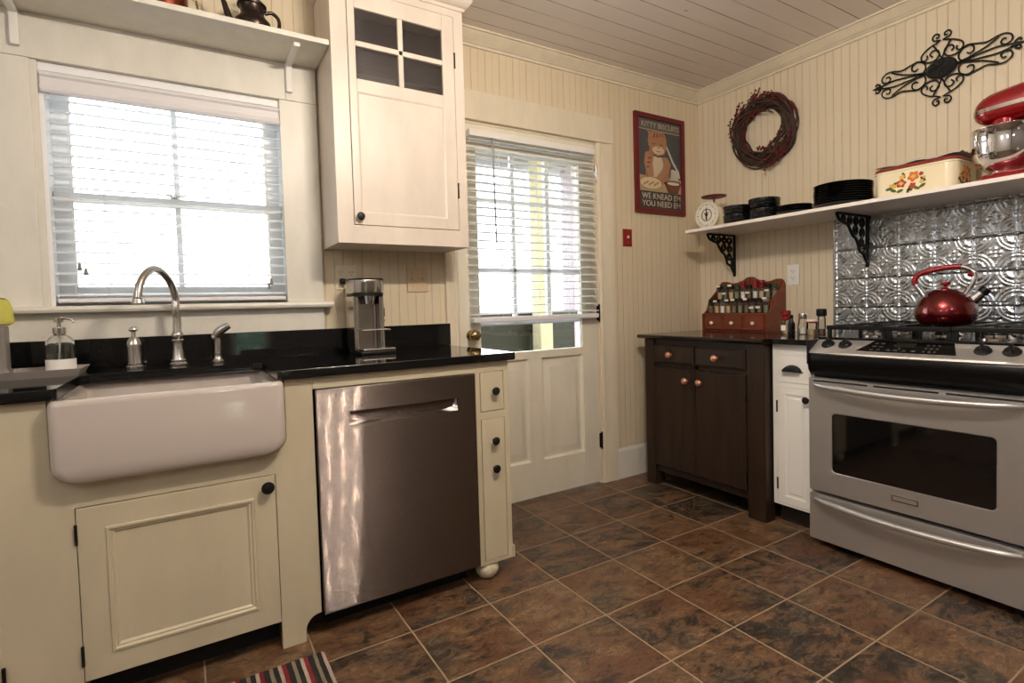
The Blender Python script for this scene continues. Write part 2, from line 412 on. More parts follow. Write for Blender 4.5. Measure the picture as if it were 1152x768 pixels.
# ------------------------------------------------------------------ the room
CEIL = 2.495
XW, YS = -5.3, -4.6
struct('floor', mbox(XW, .14, YS, .16, -.05, 0), M['floor'])
struct('ceiling', mbox(XW, .14, YS, .16, CEIL, CEIL + .05), M['ceiling'])
WX0, WX1, WZ0, WZ1 = -3.436, -2.645, 1.134, 1.990
DX0, DX1, DZ1 = -1.848, -.923, 2.045
w = MB()
w.box(XW, WX0, 0, .14, 0, CEIL); w.box(WX0, WX1, 0, .14, 0, WZ0); w.box(WX0, WX1, 0, .14, WZ1, CEIL)
w.box(WX1, DX0, 0, .14, 0, CEIL); w.box(DX0, DX1, 0, .14, DZ1, CEIL); w.box(DX1, .14, 0, .14, 0, CEIL)
struct('wall_north', w, M['bead_north'])
struct('wall_east', mbox(0, .14, YS, 0, 0, CEIL), M['bead_east'])
struct('wall_west', mbox(XW - .1, XW, YS, .14, 0, CEIL), M['plain_wall'])
# south wall with a window that mirrors itself in the dark stone
SX0, SX1, SZ0, SZ1 = -2.53, -2.22, .52, .92
w = MB(); w.box(XW, SX0, YS - .12, YS, 0, CEIL); w.box(SX1, .14, YS - .12, YS, 0, CEIL)
w.box(SX0, SX1, YS - .12, YS, 0, SZ0); w.box(SX0, SX1, YS - .12, YS, SZ1, CEIL)
struct('wall_south', w, painted('taupe_far_wall', lin(128, 118, 108), .6))
r = struct_root('window_2', ((SX0 + SX1) / 2, YS, SZ0), 'low window on the far side of the kitchen')
w = MB(); w.box(SX0 - .05, SX0, YS, YS + .02, SZ0 - .05, SZ1 + .05).box(SX1, SX1 + .05, YS, YS + .02, SZ0 - .05, SZ1 + .05)
w.box(SX0, SX1, YS, YS + .02, SZ0 - .05, SZ0).box(SX0, SX1, YS, YS + .02, SZ1, SZ1 + .05)
w.build('window_frame', M['trim'], r); mbox(SX0, SX1, YS - .06, YS - .055, SZ0, SZ1).build('pane', M['pane'], r)

def crown_profile(): return [(0, 2.428), (.010, 2.428), (.013, 2.440), (.020, 2.442), (.024, 2.450), (.036, 2.456), (.052, 2.472), (.060, 2.480), (.064, 2.486), (.074, 2.487), (.074, CEIL), (0, CEIL)]
w = MB(); P = crown_profile(); w.rings([[(x, -d, z) for d, z in P] for x in (-1.912, 0)]); struct('trim_1', w, M['warmtrim'], 'crown moulding over the door wall')
w = MB(); w.rings([[(-d, y, z) for d, z in P] for y in (YS, 0)]); struct('trim_2', w, M['warmtrim'], 'crown moulding over the stove wall')
# window casing, head, stool, apron
w = MB(); w.box(-3.62, -3.455, -.022, 0, 1.134, 1.992, .002); w.box(-3.456, -3.436, -.014, .0, 1.134, 1.992)
w.box(-2.66, -2.512, -.022, 0, 1.134, 1.992, .002); struct('trim_3', w, M['trim'], 'wide flat side casings of the kitchen window')
w = MB(); w.box(-3.62, -2.512, -.026, 0, 1.992, 2.146, .002); w.box(-2.635, -2.625, -.0285, -.02, 1.992, 2.146, .002); struct('trim_4', w, M['trim'], 'flat head casing over the kitchen window')
w = MB(); P = [(0, 1.108), (-.05, 1.108), (-.062, 1.112), (-.066, 1.121), (-.062, 1.131), (-.05, 1.134), (.10, 1.134), (.10, 1.108)]
w.rings([[(x, y, z) for y, z in P] for x in (-3.62, -2.478)]); struct('trim_5', w, M['trim'], 'rounded window stool under the kitchen window')
struct('trim_6', mbox(-3.62, -2.512, -.02, 0, 1.013, 1.108, .002), M['trim'], 'apron board under the window stool')
# door casing
w = MB()
P = [(0, 0), (0, -.012), (.012, -.018), (.022, -.018), (.03, -.014), (.085, -.018), (.095, -.024), (.112, -.024), (.115, 0)]
w.rings([[(DX1 + .008 + d, y, z) for d, y in P] for z in (0, 2.052)])
w.rings([[(DX0 - .004 - d * .62, y, z) for d, y in P] for z in (0, 2.052)])
struct('trim_7', w, M['warmtrim'], 'moulded casings beside the back door')
w = MB(); w.box(-1.93, -.795, -.028, 0, 2.052, 2.20, .003); w.box(DX0, DX1, -.004, .1, 2.040, 2.05); struct('trim_8', w, M['warmtrim'], 'plain head casing over the back door')
# baseboards
P = [(0, 0), (0, .17), (-.004, .176), (-.006, .186), (-.011, .19), (-.014, .183), (-.016, .172), (-.018, .165), (-.018, 0)]
w = MB(); w.rings([[(x, y, z) for y, z in P] for x in (DX1 + .125, -.02)]); struct('baseboard_north', w, M['trim'])
w = MB(); w.rings([[(y, x, z) for y, z in P] for x in (YS, -2.0)]); struct('baseboard_east', w, M['trim'])

# ------------------------------------------------------------------ window_1 (double hung)
r = struct_root('window_1', (-3.04, .07, 1.134), 'double hung kitchen window over the sink')
w = MB(); w.box(WX0, WX0 + .012, 0, .14, WZ0, WZ1).box(WX1 - .012, WX1, 0, .14, WZ0, WZ1).box(WX0, WX1, 0, .14, WZ1 - .012, WZ1).box(WX0, WX1, .05, .14, WZ0, WZ0 + .012)
w.box(WX0, WX1, -.003, .012, 1.962, 1.9915, .001); w.build('jamb', M['vinyl'], r)
XC = (WX0 + WX1) / 2
for nm, y0, z0, z1 in (('lower_sash', .058, 1.146, 1.555), ('upper_sash', .092, 1.525, 1.978)):
    a, b = WX0 + .014, WX1 - .014
    w = MB(); w.box(a, a + .055, y0, y0 + .03, z0, z1, .003).box(b - .055, b, y0, y0 + .03, z0, z1, .003)
    w.box(a + .05, b - .05, y0, y0 + .03, z0, z0 + (.06 if nm[0] == 'l' else .035), .003).box(a + .05, b - .05, y0, y0 + .03, z1 - .035, z1, .003)
    s_ = w.build(nm, M['vinyl'], r)
    mbox(XC - .010, XC + .010, y0 + .004, y0 + .026, z0 + .03, z1 - .03, bev=.003).build('muntin', M['vinyl'], s_)
    mbox(a + .05, b - .05, y0 + .013, y0 + .017, z0 + .03, z1 - .03).build('pane', M['pane'], s_)
w = MB(); w.lathe([(.014, 0), (.014, .012), (.008, .014)], (XC - .01, .073, 1.556), 16); w.box(XC - .04, XC + .03, .064, .08, 1.566, 1.574, .003); w.build('sash_lock', M['steel'], r)

# ------------------------------------------------------------------ blinds
def blind(name, label, x0, x1, yc, ztop, zbot, n, slat_d, tilt, cords, loc, rail_h, zrail):
    r = thing(name, label, 'blind', loc)
    step = (ztop - zbot) / (n - 1); slats = []
    for i in range(n):
        z = ztop - i * step
        prof = []
        for k in range(5):
            q = (k / 4 - .5); dy = q * slat_d; dz = -.010 * q * q * 4 * .25 + .0
            prof.append((dy, dz))
        top = [(yc + a * cos(tilt) - b * sin(tilt), z + a * sin(tilt) + b * cos(tilt) + .0017) for a, b in prof]
        bot = [(yc + a * cos(tilt) - b * sin(tilt), z + a * sin(tilt) + b * cos(tilt) - .0017) for a, b in reversed(prof)]
        MB().rings([[(x, y, zz) for y, zz in top + bot] for x in (x0, x1)]).build('slat', M['slat'], r)
    for cx in cords:
        w = MB()
        for dy in (-slat_d / 2 - .001, slat_d / 2 + .001): w.tube([(cx, yc + dy, ztop + .03), (cx, yc + dy, zrail)], .0009, 5)
        w.build('ladder_cord', M['white'], r)
    mbox(x0, x1, yc - slat_d / 2, yc + slat_d / 2, zrail - rail_h, zrail, bev=.005).build('bottom_rail', M['valance'], r)
    return r
r = blind('window_blind', 'white slatted blind hanging in the kitchen window over the sink', WX0 + .018, WX1 - .018, .018, 1.872, 1.178, 19, .05, radians(9), (-3.365, -3.27, -2.80, -2.715), (-3.04, .018, 1.15), .016, 1.162)
w = MB(); P = [(0, 1.957), (-.012, 1.957), (-.016, 1.945), (-.010, 1.938), (-.010, 1.912), (-.016, 1.905), (-.020, 1.893), (-.016, 1.885), (0, 1.885)]
w.rings([[(x, y, z) for y, z in P] for x in (WX0 + .006, WX1 - .006)]); w.build('valance', M['valance'], r)
mbox(WX0 + .012, WX1 - .012, 0, .04, 1.895, 1.94).build('headrail', M['valance'], r)
for cx, zz in ((-3.352, 1.285), (-3.335, 1.268), (-2.722, 1.235), (-2.732, 1.215)):
    c = MB().tube([(cx, -.014, 1.89), (cx + .002, -.013, zz)], .0011, 5).build('pull_cord', M['white'], r)
    MB().lathe([(.003, .026), (.005, .022), (.0065, .004), (.0075, 0)], (cx + .002, -.013, zz - .024), 12).build('tassel', M['greyplastic'], c)
r = blind('door_blind', 'white slatted blind hung on the half glass back door', -1.79, -.966, -.037, 1.945, 1.055, 22, .05, radians(2), (-1.62, -1.15), (-1.38, -.037, 1.01), .026, 1.036)
mbox(-1.785, -.972, -.062, -.008, 1.958, 1.992, bev=.003).build('headrail', M['white'], r)
MB().tube([(-1.66, -.074, 1.955), (-1.655, -.076, 1.42)], .0045, 8).build('tilt_wand', mat('grey_wand', lin(110, 112, 112), .4), r)

# ------------------------------------------------------------------ door_1
r = struct_root('door_1', (-1.385, .02, 0), 'half glass panelled back door')
GX0, GX1, GZ0, GZ1 = -1.722, -1.047, .838, 1.905
a, b = DX0 + .003, DX1 - .003
w = MB(); w.box(a, GX0, 0, .042, .012, 2.04, .002).box(GX1, b, 0, .042, .012, 2.04, .002)
w.box(GX0, GX1, 0, .042, GZ1, 2.04, .002).box(GX0, GX1, 0, .042, .795, GZ0, .002).box(GX0, GX1, 0, .042, .012, .215, .002).box(-1.428, -1.342, 0, .042, .21, .80, .002)
for u0, u1 in ((GX0 - .002, -1.426), (-1.344, GX1 + .002)):
    mp = N_(.0)
    ring = lambda i, d: [mp(u0 + i, .213 + i, d), mp(u1 - i, .213 + i, d), mp(u1 - i, .797 - i, d), mp(u0 + i, .797 - i, d)]
    w.rings([ring(0, -.001), ring(.008, -.012), ring(.014, -.016), ring(.026, -.016), ring(.055, -.004), ring(.06, -.003)], False, True)
w.build('door_leaf', M['doorpaint'], r)
w = MB()
for f in (1 / 3, 2 / 3): w.box(GX0 + (GX1 - GX0) * f - .011, GX0 + (GX1 - GX0) * f + .011, .008, .034, 1.0, GZ1, .003)
for z in (1.0, 1.285, 1.655): w.box(GX0, GX1, .008, .034, z - .011, z + .011, .003)
w.build('muntin', M['vinyl'], r)
mbox(GX0, GX1, .018, .023, GZ0, GZ1).build('pane', M['pane'], r)
for z in (1.87, 1.036, .262):
    w = MB(); w.tube([(DX1 + .002, -.008, z - .045), (DX1 + .002, -.008, z + .045)], .006, 10); w.box(DX1 - .012, DX1 + .002, -.003, 0, z - .044, z + .044); w.ball((DX1 + .002, -.008, z + .048), .006).ball((DX1 + .002, -.008, z - .048), .006)
    w.build('hinge', M['hinge'] if z < 1.5 else M['nickel'], r)
w = MB(); w.lathe([(.027, 0), (.027, .004), (.013, .008), (.010, .018), (.014, .026), (.026, .034), (.031, .046), (.030, .056), (.023, .066), (.012, .071), (.0, .072)], (-1.782, 0, .945), 24, '-y'); w.build('door_knob', M['brass'], r)

# ------------------------------------------------------------------ shelf over the window with its pots
r = thing('wall_shelf', 'long white shelf above the kitchen window on two small brackets', 'shelf', (-3.04, -.138, 2.146))
mbox(-3.75, -2.505, -.275, 0, 2.146, 2.168, bev=.004).build('board', M['trim'], r)
for cx in (-3.484, -2.620):
    w = MB(); w.box(cx - .0125, cx + .0125, -.045, -.0265, 2.022, 2.146, .004).box(cx - .0125, cx + .0125, -.245, -.03, 2.128, 2.146, .004)
    w.build('bracket', M['white'], r)
r = thing('copper_pot', 'dark copper pot at the left end of the shelf above the window', 'pot', (-3.053, -.14, 2.168))
MB().lathe([(.062, 0), (.070, .004), (.074, .02), (.076, .06), (.078, .11), (.082, .115), (.082, .12), (.076, .12), (.072, .06), (.06, .008)], (-3.053, -.14, 2.168), 40).build('body', M['copper'], r)
MB().tube([(-2.978, -.14, 2.27), (-2.95, -.14, 2.262), (-2.945, -.14, 2.23), (-2.977, -.14, 2.21)], .005).build('handle', M['brass'], r)
r = thing('coffee_pot', 'tarnished pewter coffee pot with curved spout on the shelf above the window', 'pot', (-2.762, -.14, 2.168))
MB().lathe([(.045, 0), (.05, .004), (.048, .010), (.062, .02), (.070, .04), (.064, .062), (.048, .078), (.042, .095), (.044, .115), (.048, .122)], (-2.762, -.14, 2.168), 36).build('body', M['pewter'], r)
l = MB().lathe([(.052, .120), (.053, .126), (.046, .134), (.032, .146), (.014, .154), (.006, .158), (.006, .164)], (-2.762, -.14, 2.168), 36).build('lid', M['pewter'], r)
MB().lathe([(.006, .162), (.011, .168), (.010, .178), (.004, .184)], (-2.762, -.14, 2.168), 16).build('finial', M['pewter'], l)
pts = catmull([(-2.815, -.142, 2.20), (-2.84, -.143, 2.222), (-2.852, -.144, 2.258), (-2.864, -.145, 2.296), (-2.885, -.146, 2.318)], 6)
MB().tube(pts, [.016 - .010 * i / (len(pts) - 1) for i in range(len(pts))], 12).build('spout', M['pewter'], r)
pts = catmull([(-2.716, -.139, 2.275), (-2.690, -.138, 2.284), (-2.668, -.137, 2.268), (-2.664, -.137, 2.238), (-2.676, -.137, 2.205), (-2.698, -.138, 2.196)], 6)
MB().tube(pts, .007, 10).build('handle', M['pewter'], r)

# ------------------------------------------------------------------ upper cabinet
UX0, UX1, UY, UZ0, UZ1 = -2.50, -1.9135, -.275, 1.366, 2.44
r = thing('upper_cabinet', 'tall cream wall cabinet with four small dark panes between window and door', 'cabinet', (-2.207, -.14, 1.366))
d0, d1, dz0, dz1 = -2.432, -1.962, 1.443, 2.392
w = MB(); w.box(UX0, UX0 + .018, UY + .02, 0, UZ0, UZ1).box(UX1 - .018, UX1, UY + .02, 0, UZ0, UZ1).box(UX0 + .0178, UX1 - .0178, UY + .0198, 0, UZ0 + .003, UZ0 + .03).box(UX0 + .0178, UX1 - .0178, UY + .0198, 0, UZ1 - .02, UZ1 - .001)
w.box(UX0, d0 - .002, UY, UY + .02, UZ0, UZ1, .002).box(d1 + .002, UX1, UY, UY + .02, UZ0, UZ1, .002).box(d0 - .004, d1 + .004, UY, UY + .02, UZ0, dz0 - .002, .002).box(d0 - .004, d1 + .004, UY, UY + .02, dz1 + .002, UZ1, .002)
w.build('carcass', M['upcab'], r)
w = MB(); w.box(UX0 + .018, UX1 - .018, -.012, -.002, UZ0 + .03, UZ1 - .02)
w.box(UX0 + .0185, UX0 + .022, UY + .03, -.01, UZ0 + .03, UZ1 - .02).box(UX1 - .022, UX1 - .0185, UY + .03, -.01, UZ0 + .03, UZ1 - .02)
w.box(UX0 + .02, UX1 - .02, UY + .04, -.01, 2.175, 2.193); w.box(UX0 + .02, UX1 - .02, UY + .04, -.01, 1.82, 1.84)
w.build('inner_shelf', M['cab_inside'], r)
# crown over the cabinet
P = [(0, 2.425), (.006, 2.425), (.010, 2.438), (.02, 2.442), (.034, 2.462), (.040, 2.478), (.046, 2.482), (.046, CEIL), (0, CEIL)]
w = MB(); w.rings([[(UX0 - d, 0, z) for d, z in P], [(UX0 - d, UY - d, z) for d, z in P], [(UX1 + d, UY - d, z) for d, z in P], [(UX1 + d, 0, z) for d, z in P]])
w.build('crown', M['upcab'], r)
# door: frame round the panes above, recessed panel below
px0, px1, pz0, pz1 = -2.402, -2.018, 2.037, 2.322
w = MB(); y0, y1 = UY - .002, UY + .018
w.box(d0, px0, y0, y1, dz0, dz1, .002).box(px1, d1, y0, y1, dz0, dz1, .002).box(px0, px1, y0, y1, pz1, dz1, .002).box(px0, px1, y0, y1, 1.985, pz0, .002).box(px0, px1, y0, y1, dz0, 1.492, .002)
mp = N_(y0); ring = lambda i, d: [mp(px0 - .001 + i, 1.491 + i, d), mp(px1 + .001 - i, 1.491 + i, d), mp(px1 + .001 - i, 1.986 - i, d), mp(px0 - .001 + i, 1.986 - i, d)]
w.rings([ring(0, -.0005), ring(.004, -.002), ring(.007, -.006), ring(.012, -.007)], False, True)
dr = w.build('door', M['upcab'], r)
w = MB(); xm, zm = (px0 + px1) / 2, (pz0 + pz1) / 2
w.box(xm - .011, xm + .011, y0, y1, pz0, pz1, .003).box(px0, px1, y0, y1, zm - .011, zm + .011, .003); w.build('muntin', M['upcab'], dr)
for ix in (0, 1):
    for iz in (0, 1):
        mbox((px0, xm + .011)[ix], (xm - .011, px1)[ix], y0 + .009, y0 + .012, (pz0, zm + .011)[iz], (zm - .011, pz1)[iz]).build('pane', M['pane_dark'], dr)
KNOB = [(.0, 0), (.007, 0), (.006, .008), (.008, .013), (.0155, .017), (.0165, .022), (.013, .027), (.0, .029)]
MB().lathe(KNOB, (-2.411, y0, 1.475), 24, '-y').build('knob', M['black_knob'], dr)
for z in (2.20, 1.62):
    MB().tube([(d1 + .001, y0 - .004, z - .028), (d1 + .001, y0 - .004, z + .028)], .004, 8).ball((d1 + .001, y0 - .004, z + .031), .0045).ball((d1 + .001, y0 - .004, z - .031), .0045).build('hinge', M['black_knob'], dr)

# ------------------------------------------------------------------ base cabinets along the north wall
YC = -.645; CT0, CT1 = .875, .905
r = thing('sink_cabinet', 'cream sink base cabinet with single panelled door under the white sink', 'cabinet', (-3.07, -.33, 0))
out = [(-3.75, 0), (-3.75, CT0), (-3.361, CT0)] + [(-3.361, .70)] + [(x, z) for x, z in arc(-3.306, .696, .055, 180, 270, 6)] + arc(-2.833, .696, .055, 270, 360, 6) + [(-2.778, CT0), (-2.694, CT0), (-2.694, .083)] + arc(-2.697, .036, .047, 90, 180, 6) + [(-2.744, 0), (-2.816, 0), (-2.816, .575), (-3.316, .575), (-3.316, 0)]
w = MB().prism(out, 'xz', YC, YC + .022); w.build('face_frame', M['cab'], r)
w = MB(); w.box(-3.75, -2.70, -.02, -.01, 0, .87).box(-2.712, -2.700, YC + .02, -.02, 0.09, .87); w.build('carcass', M['cab'], r)
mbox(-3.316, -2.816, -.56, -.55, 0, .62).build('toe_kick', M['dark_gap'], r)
w = MB().panel(N_(YC - .002), -3.314, -2.818, .092, .572, .02, [(.062, 0), (.064, .004), (.070, .004), (.074, -.001), (.078, -.001), (.084, -.006)])
dr = w.build('door', M['cab'], r)
MB().lathe([(.0, 0), (.008, 0), (.007, .010), (.010, .014), (.0185, .018), (.0195, .023), (.016, .028), (0, .030)], (-2.842, YC - .002, .540), 24, '-y').build('knob', M['black_knob'], dr)
for z in (.502, .165):
    w = MB(); w.tube([(-3.3155, YC - .004, z - .021), (-3.3155, YC - .004, z + .021)], .0038, 8).ball((-3.3155, YC - .004, z + .025), .0042).ball((-3.3155, YC - .004, z - .025), .0042)
    w.build('hinge', M['black_knob'], dr)
w = MB().panel(N_(YC - .002), -3.74, -3.475, .092, .80, .02, [(.05, 0), (.054, -.005)]); dr = w.build('door', M['cab'], r)
MB().tube([(-3.474, YC - .006, .13), (-3.474, YC - .006, .195)], .0045, 8).build('hinge', M['black_knob'], dr)

r = thing('farmhouse_sink', 'white fireclay apron front sink set into the black counter', 'sink', (-3.07, -.43, .648))
SX = (-3.355, -2.784, -.700, -.215)
def ring(i, z, rr=.03, jx=0): return [(x, y, z) for x, y in rrect(SX[0] + i + jx, SX[1] - i - jx, SX[2] + i, SX[3] - i, max(rr, .006), 6)]
rg = [ring(.014 * (1 - sin(q)), .649 + .050 * (1 - cos(q)), .028, .040 * (1 - sin(q))) for q in [pi / 2 * k / 7 for k in range(8)]] + [ring(0, .858, .028), ring(.002, .867, .028), ring(.007, .8735, .026), ring(.014, .8748, .024), ring(.022, .8735, .02), ring(.027, .866, .02), ring(.030, .85, .02), ring(.036, .70, .03), ring(.055, .678, .04), ring(.09, .672, .04)]
w = MB().rings(rg); w.build('basin', M['ceramic'], r, 60)
MB().lathe([(.043, 0), (.043, .003), (.03, .004), (.0, .002)], (-3.07, -.45, .6725), 24).build('drain', M['steel'], r)

r = thing('countertop', 'polished black stone counter running round the sink under the window', 'countertop', (-2.85, -.33, .875))
YT, XR_ = -.668, -1.9157
out = [(-3.75, -.001), (-3.75, YT), (-3.345, YT), (-3.335, YT + .010), (-3.335, -.30), (-3.31, -.268), (-2.83, -.268), (-2.80, -.30), (-2.80, YT + .010), (-2.79, YT), (XR_ - .008, YT), (XR_, YT + .008), (XR_, -.001)]
w = MB().prism(out, 'xy', CT0, CT1, .003); w.build('slab', M['granite'], r)
tag(mbox(-3.75, -1.908, -.026, 0, CT1 - .0, 1.013, bev=.002).build('stone_backsplash', M['granite'], None, loc=(-2.83, -.013, CT1)), 'low black stone backsplash strip along the window wall', 'backsplash')

r = thing('dishwasher', 'brushed stainless dishwasher with pocket handle beside the sink cabinet', 'dishwasher', (-2.394, -.33, 0))
X0, X1, Z0, Z1 = -2.688, -2.099, .076, .832; YD = -.662
hx0, hx1, hz0, hz1 = -2.585, -2.175, .700, .748
w = MB(); bz = .004
w.box(X0, X1, YD + .012, YD + .04, Z0 + .002, Z1 - .002)
# front skin with a pocket, rolled left and right edges
def ringxz(a, b, c, d, y): return [(a, y, c), (b, y, c), (b, y, d), (a, y, d)]
bm = w.bm
outer = [ringxz(X0, X1, Z0, Z1, YD + .014), ringxz(X0, X1, Z0, Z1, YD + .004), ringxz(X0 + .002, X1 - .002, Z0 + .002, Z1 - .002, YD + .001), ringxz(X0 + .006, X1 - .006, Z0 + .005, Z1 - .005, YD), ringxz(hx0, hx1, hz0, hz1, YD), ringxz(hx0 + .0015, hx1 - .0015, hz0 + .0015, hz1 - .0015, YD + .002)]
w.rings(outer, True, False)
w.build('door_panel', M['steel_x'], r)
# pocket scoop: a shallow curved trough
w = MB(); n = 20; secs = []
for i in range(n + 1):
    q = i / n; x = hx0 + .0015 + (hx1 - hx0 - .003) * q; e = sin(pi * q) ** .6
    secs.append([(x, YD + .002, hz0 + .0015), (x, YD + .004 + .008 * e, hz0 + .006), (x, YD + .006 + .020 * e, hz0 + .018), (x, YD + .008 + .028 * e, hz0 + .034), (x, YD + .008 + .030 * e, hz1 - .0015), (x, YD + .002, hz1 - .0015)])
w.rings([[s_[k] for s_ in secs] for k in range(6)], False, False, False); w.build('handle_pocket', M['steel'], r, 60)
w = MB(); w.box(X0 + .004, X1 - .004, YD + .04, -.05, .10, .86).box(X0 + .02, X1 - .02, -.57, -.05, .0, .12); w.build('tub', M['black_matt'], r)

r = thing('drawer_cabinet', 'narrow cream end cabinet with three black knobs and a bun foot', 'cabinet', (-2.02, -.33, 0))
A, B = -2.0965, -1.944
w = MB(); w.box(A, A + .024, YC, YC + .02, .072, .834, .002).box(B - .022, B, YC, YC + .02, .072, .834, .002).box(-2.6935, B, YC, YC + .02, .8335, CT0, .002).box(A + .02, B - .02, YC, YC + .02, .648, .676).box(A + .02, B - .02, YC, YC + .02, .072, .08)
w.build('face_frame', M['cab'], r)
w = MB(); w.box(B - .018, B, YC + .02, -.005, .072, CT0).box(A, A + .015, YC + .02, -.005, .072, CT0).box(A, B, YC + .02, -.005, .072, .09)
w.build('carcass', M['cab'], r)
w = MB(); w.box(B - .001, B + .008, YC - .006, -.005, .066, .115, .004); w.box(A + .002, B + .006, YC + .001, YC + .022, .064, .074, .002); w.build('base_moulding', M['cab'], r)
d = MB().panel(N_(YC - .001), A + .026, B - .024, .678, .832, .018, [(.012, 0)]).build('drawer', M['cab'], r)
MB().lathe(KNOB, ((A + B) / 2 + .008, YC - .001, .757), 24, '-y').build('knob', M['black_knob'], d)
d = MB().panel(N_(YC - .001), A + .026, B - .024, .082, .646, .018, [(.012, 0)]).build('door', M['cab'], r)
for z in (.559, .447): MB().lathe(KNOB, ((A + B) / 2 + .002, YC - .001, z), 24, '-y').build('knob', M['black_knob'], d)
MB().lathe([(.02, 0), (.034, .006), (.045, .022), (.048, .036), (.044, .050), (.034, .061), (.026, .066)], (-2.045, -.605, 0), 28).build('bun_foot', M['cab'], r)

# ------------------------------------------------------------------ faucet set
FX, FY = -3.064, -.12
r = thing('faucet', 'tall brushed nickel gooseneck faucet behind the sink', 'faucet', (FX, FY, CT1))
MB().lathe([(.030, 0), (.031, .006), (.026, .012), (.027, .018), (.022, .024), (.018, .06), (.0165, .082), (.0195, .088), (.0195, .093), (.016, .097), (.0195, .104), (.0205, .112), (.018, .120), (.0145, .124)], (FX, FY, CT1), 28).build('base', M['nickel'], r)
dx, dy = -.105, -.185
cv = [(0, .12), (-.003, .17), (.004, .21), (.0, .25), (.03, .305), (.09, .343), (.145, .350), (.20, .325), (.235, .285), (.247, .245)]
L = .2475
pts = catmull([(FX + dx * a / L, FY + dy * a / L, CT1 + b) for a, b in cv], 7)
MB().tube(pts, [.0145 - .002 * min(1, i / 20) for i in range(len(pts))], 14).build('spout', M['nickel'], r, 60)
tx, ty = FX + dx, FY + dy
MB().lathe([(.0125, .018), (.015, .014), (.0145, .010), (.017, .004), (.019, .0), (.019, -.004), (.014, -.004)], (tx, ty, CT1 + .232), 24).build('aerator', M['nickel'], r)
HX = -3.197
r = thing('lever_tap', 'small bell shaped nickel tap with a short lever left of the faucet', 'tap', (HX, FY, CT1))
MB().lathe([(.027, 0), (.028, .006), (.023, .011), (.024, .018), (.022, .024), (.022, .075), (.0235, .080), (.0225, .088), (.018, .102), (.010, .112)], (HX, FY, CT1), 28).build('body', M['nickel'], r)
MB().lathe([(.008, .108), (.0065, .128), (.007, .132), (.011, .138), (.009, .146), (.004, .150)], (HX, FY, CT1), 18).ball((HX - .008, FY - .004, CT1 + .138), .006).ball((HX + .008, FY - .004, CT1 + .139), .006).build('lever', M['nickel'], r)
PX = -2.935
r = thing('side_sprayer', 'nickel side sprayer with bent head right of the faucet', 'sprayer', (PX, FY, CT1))
MB().lathe([(.021, 0), (.022, .006), (.017, .012), (.014, .02), (.0135, .03), (.015, .033), (.015, .037)], (PX, FY, CT1), 24).build('base', M['nickel'], r)
pts = catmull([(PX, FY, CT1 + .036), (PX, FY, CT1 + .075), (PX - .004, FY - .002, CT1 + .10), (PX + .006, FY - .006, CT1 + .118), (PX + .026, FY - .012, CT1 + .133), (PX + .042, FY - .016, CT1 + .142)], 5)
n = len(pts); MB().tube(pts, [.0125 + .004 * sin(pi * min(1, max(0, (i / n - .35) / .6))) for i in range(n)], 14).ball((PX - .010, FY - .004, CT1 + .097), .011, (1, 1, 1.3)).build('spray_head', M['nickel'], r, 60)

# ------------------------------------------------------------------ tray, soap, sponge
r = thing('soap_tray', 'grey rectangular tray on the counter at the left of the sink', 'tray', (-3.47, -.20, CT1))
TX0, TX1, TY0, TY1 = -3.66, -3.325, -.30, -.11
def ring(i, z): return [(x, y, z) for x, y in rrect(TX0 + i, TX1 - i, TY0 + i, TY1 - i, .012, 4)]
MB().rings([ring(.012, CT1), ring(.002, CT1 + .020), ring(0, CT1 + .024), ring(.006, CT1 + .024), ring(.016, CT1 + .012)]).build('dish', M['tray'], r)
TZ = CT1 + .012
bx, by = -3.392, -.185
r = thing('soap_dispenser', 'clear glass soap pump bottle with blank white label on the grey tray', 'soap dispenser', (bx, by, TZ))
MB().lathe([(.036, 0), (.039, .004), (.039, .085), (.036, .100), (.026, .113), (.016, .119), (.014, .126), (.012, .126), (.013, .119), (.024, .110), (.034, .098), (.0365, .084), (.0365, .008), (.0, .006)], (bx, by, TZ), 36).build('bottle', M['glass'], r)
MB().lathe([(.0, .009), (.0355, .009), (.0355, .060), (.0, .0601)], (bx, by, TZ), 32).build('soap', M['liquid'], r)
a0 = radians(190); w = MB(); n = 24
R0, R1 = .0394, .0400
outp = [(bx + R1 * cos(a0 + radians(170) * k / n), by + R1 * sin(a0 + radians(170) * k / n)) for k in range(n + 1)]
inp = [(bx + R0 * cos(a0 + radians(170) * k / n), by + R0 * sin(a0 + radians(170) * k / n)) for k in reversed(range(n + 1))]
w.prism(outp + inp, 'xy', TZ + .004, TZ + .040); w.build('paper_label', M['paper'], r)
w = MB(); w.lathe([(.0185, .124), (.0185, .142), (.017, .144), (.006, .146), (.006, .160), (.0125, .161), (.0125, .176), (.010, .178)], (bx, by, TZ), 24)
w.tube(catmull([(bx, by, TZ + .172), (bx + .02, by - .01, TZ + .173), (bx + .036, by - .018, TZ + .168), (bx + .042, by - .021, TZ + .160)], 5), .004, 8)
p = w.build('pump', M['steel'], r)
MB().tube([(bx, by, TZ + .124), (bx - .004, by, TZ + .02)], .0025, 6).build('dip_tube', M['plastic_white'], p)
hx, hy = -3.548, -.19
r = thing('sponge_holder', 'tall grey sponge holder standing on the tray at the picture edge', 'sponge holder', (hx, hy, TZ))
def ring(i, z): return [(x, y, z) for x, y in rrect(hx - .035 + i, hx + .030 - i, hy - .03 + i, hy + .03 - i, .012, 4)]
MB().rings([ring(-.004, TZ), ring(-.004, TZ + .012), ring(.0, TZ + .02), ring(0, TZ + .152), ring(.004, TZ + .154), ring(.005, TZ + .10)]).build('cup', M['greyplastic'], r)
def ring(i, z): return [(x, y, z) for x, y in rrect(hx - .055 + i, hx + .048 - i, hy - .022 + i, hy + .022 - i, .012, 5)]
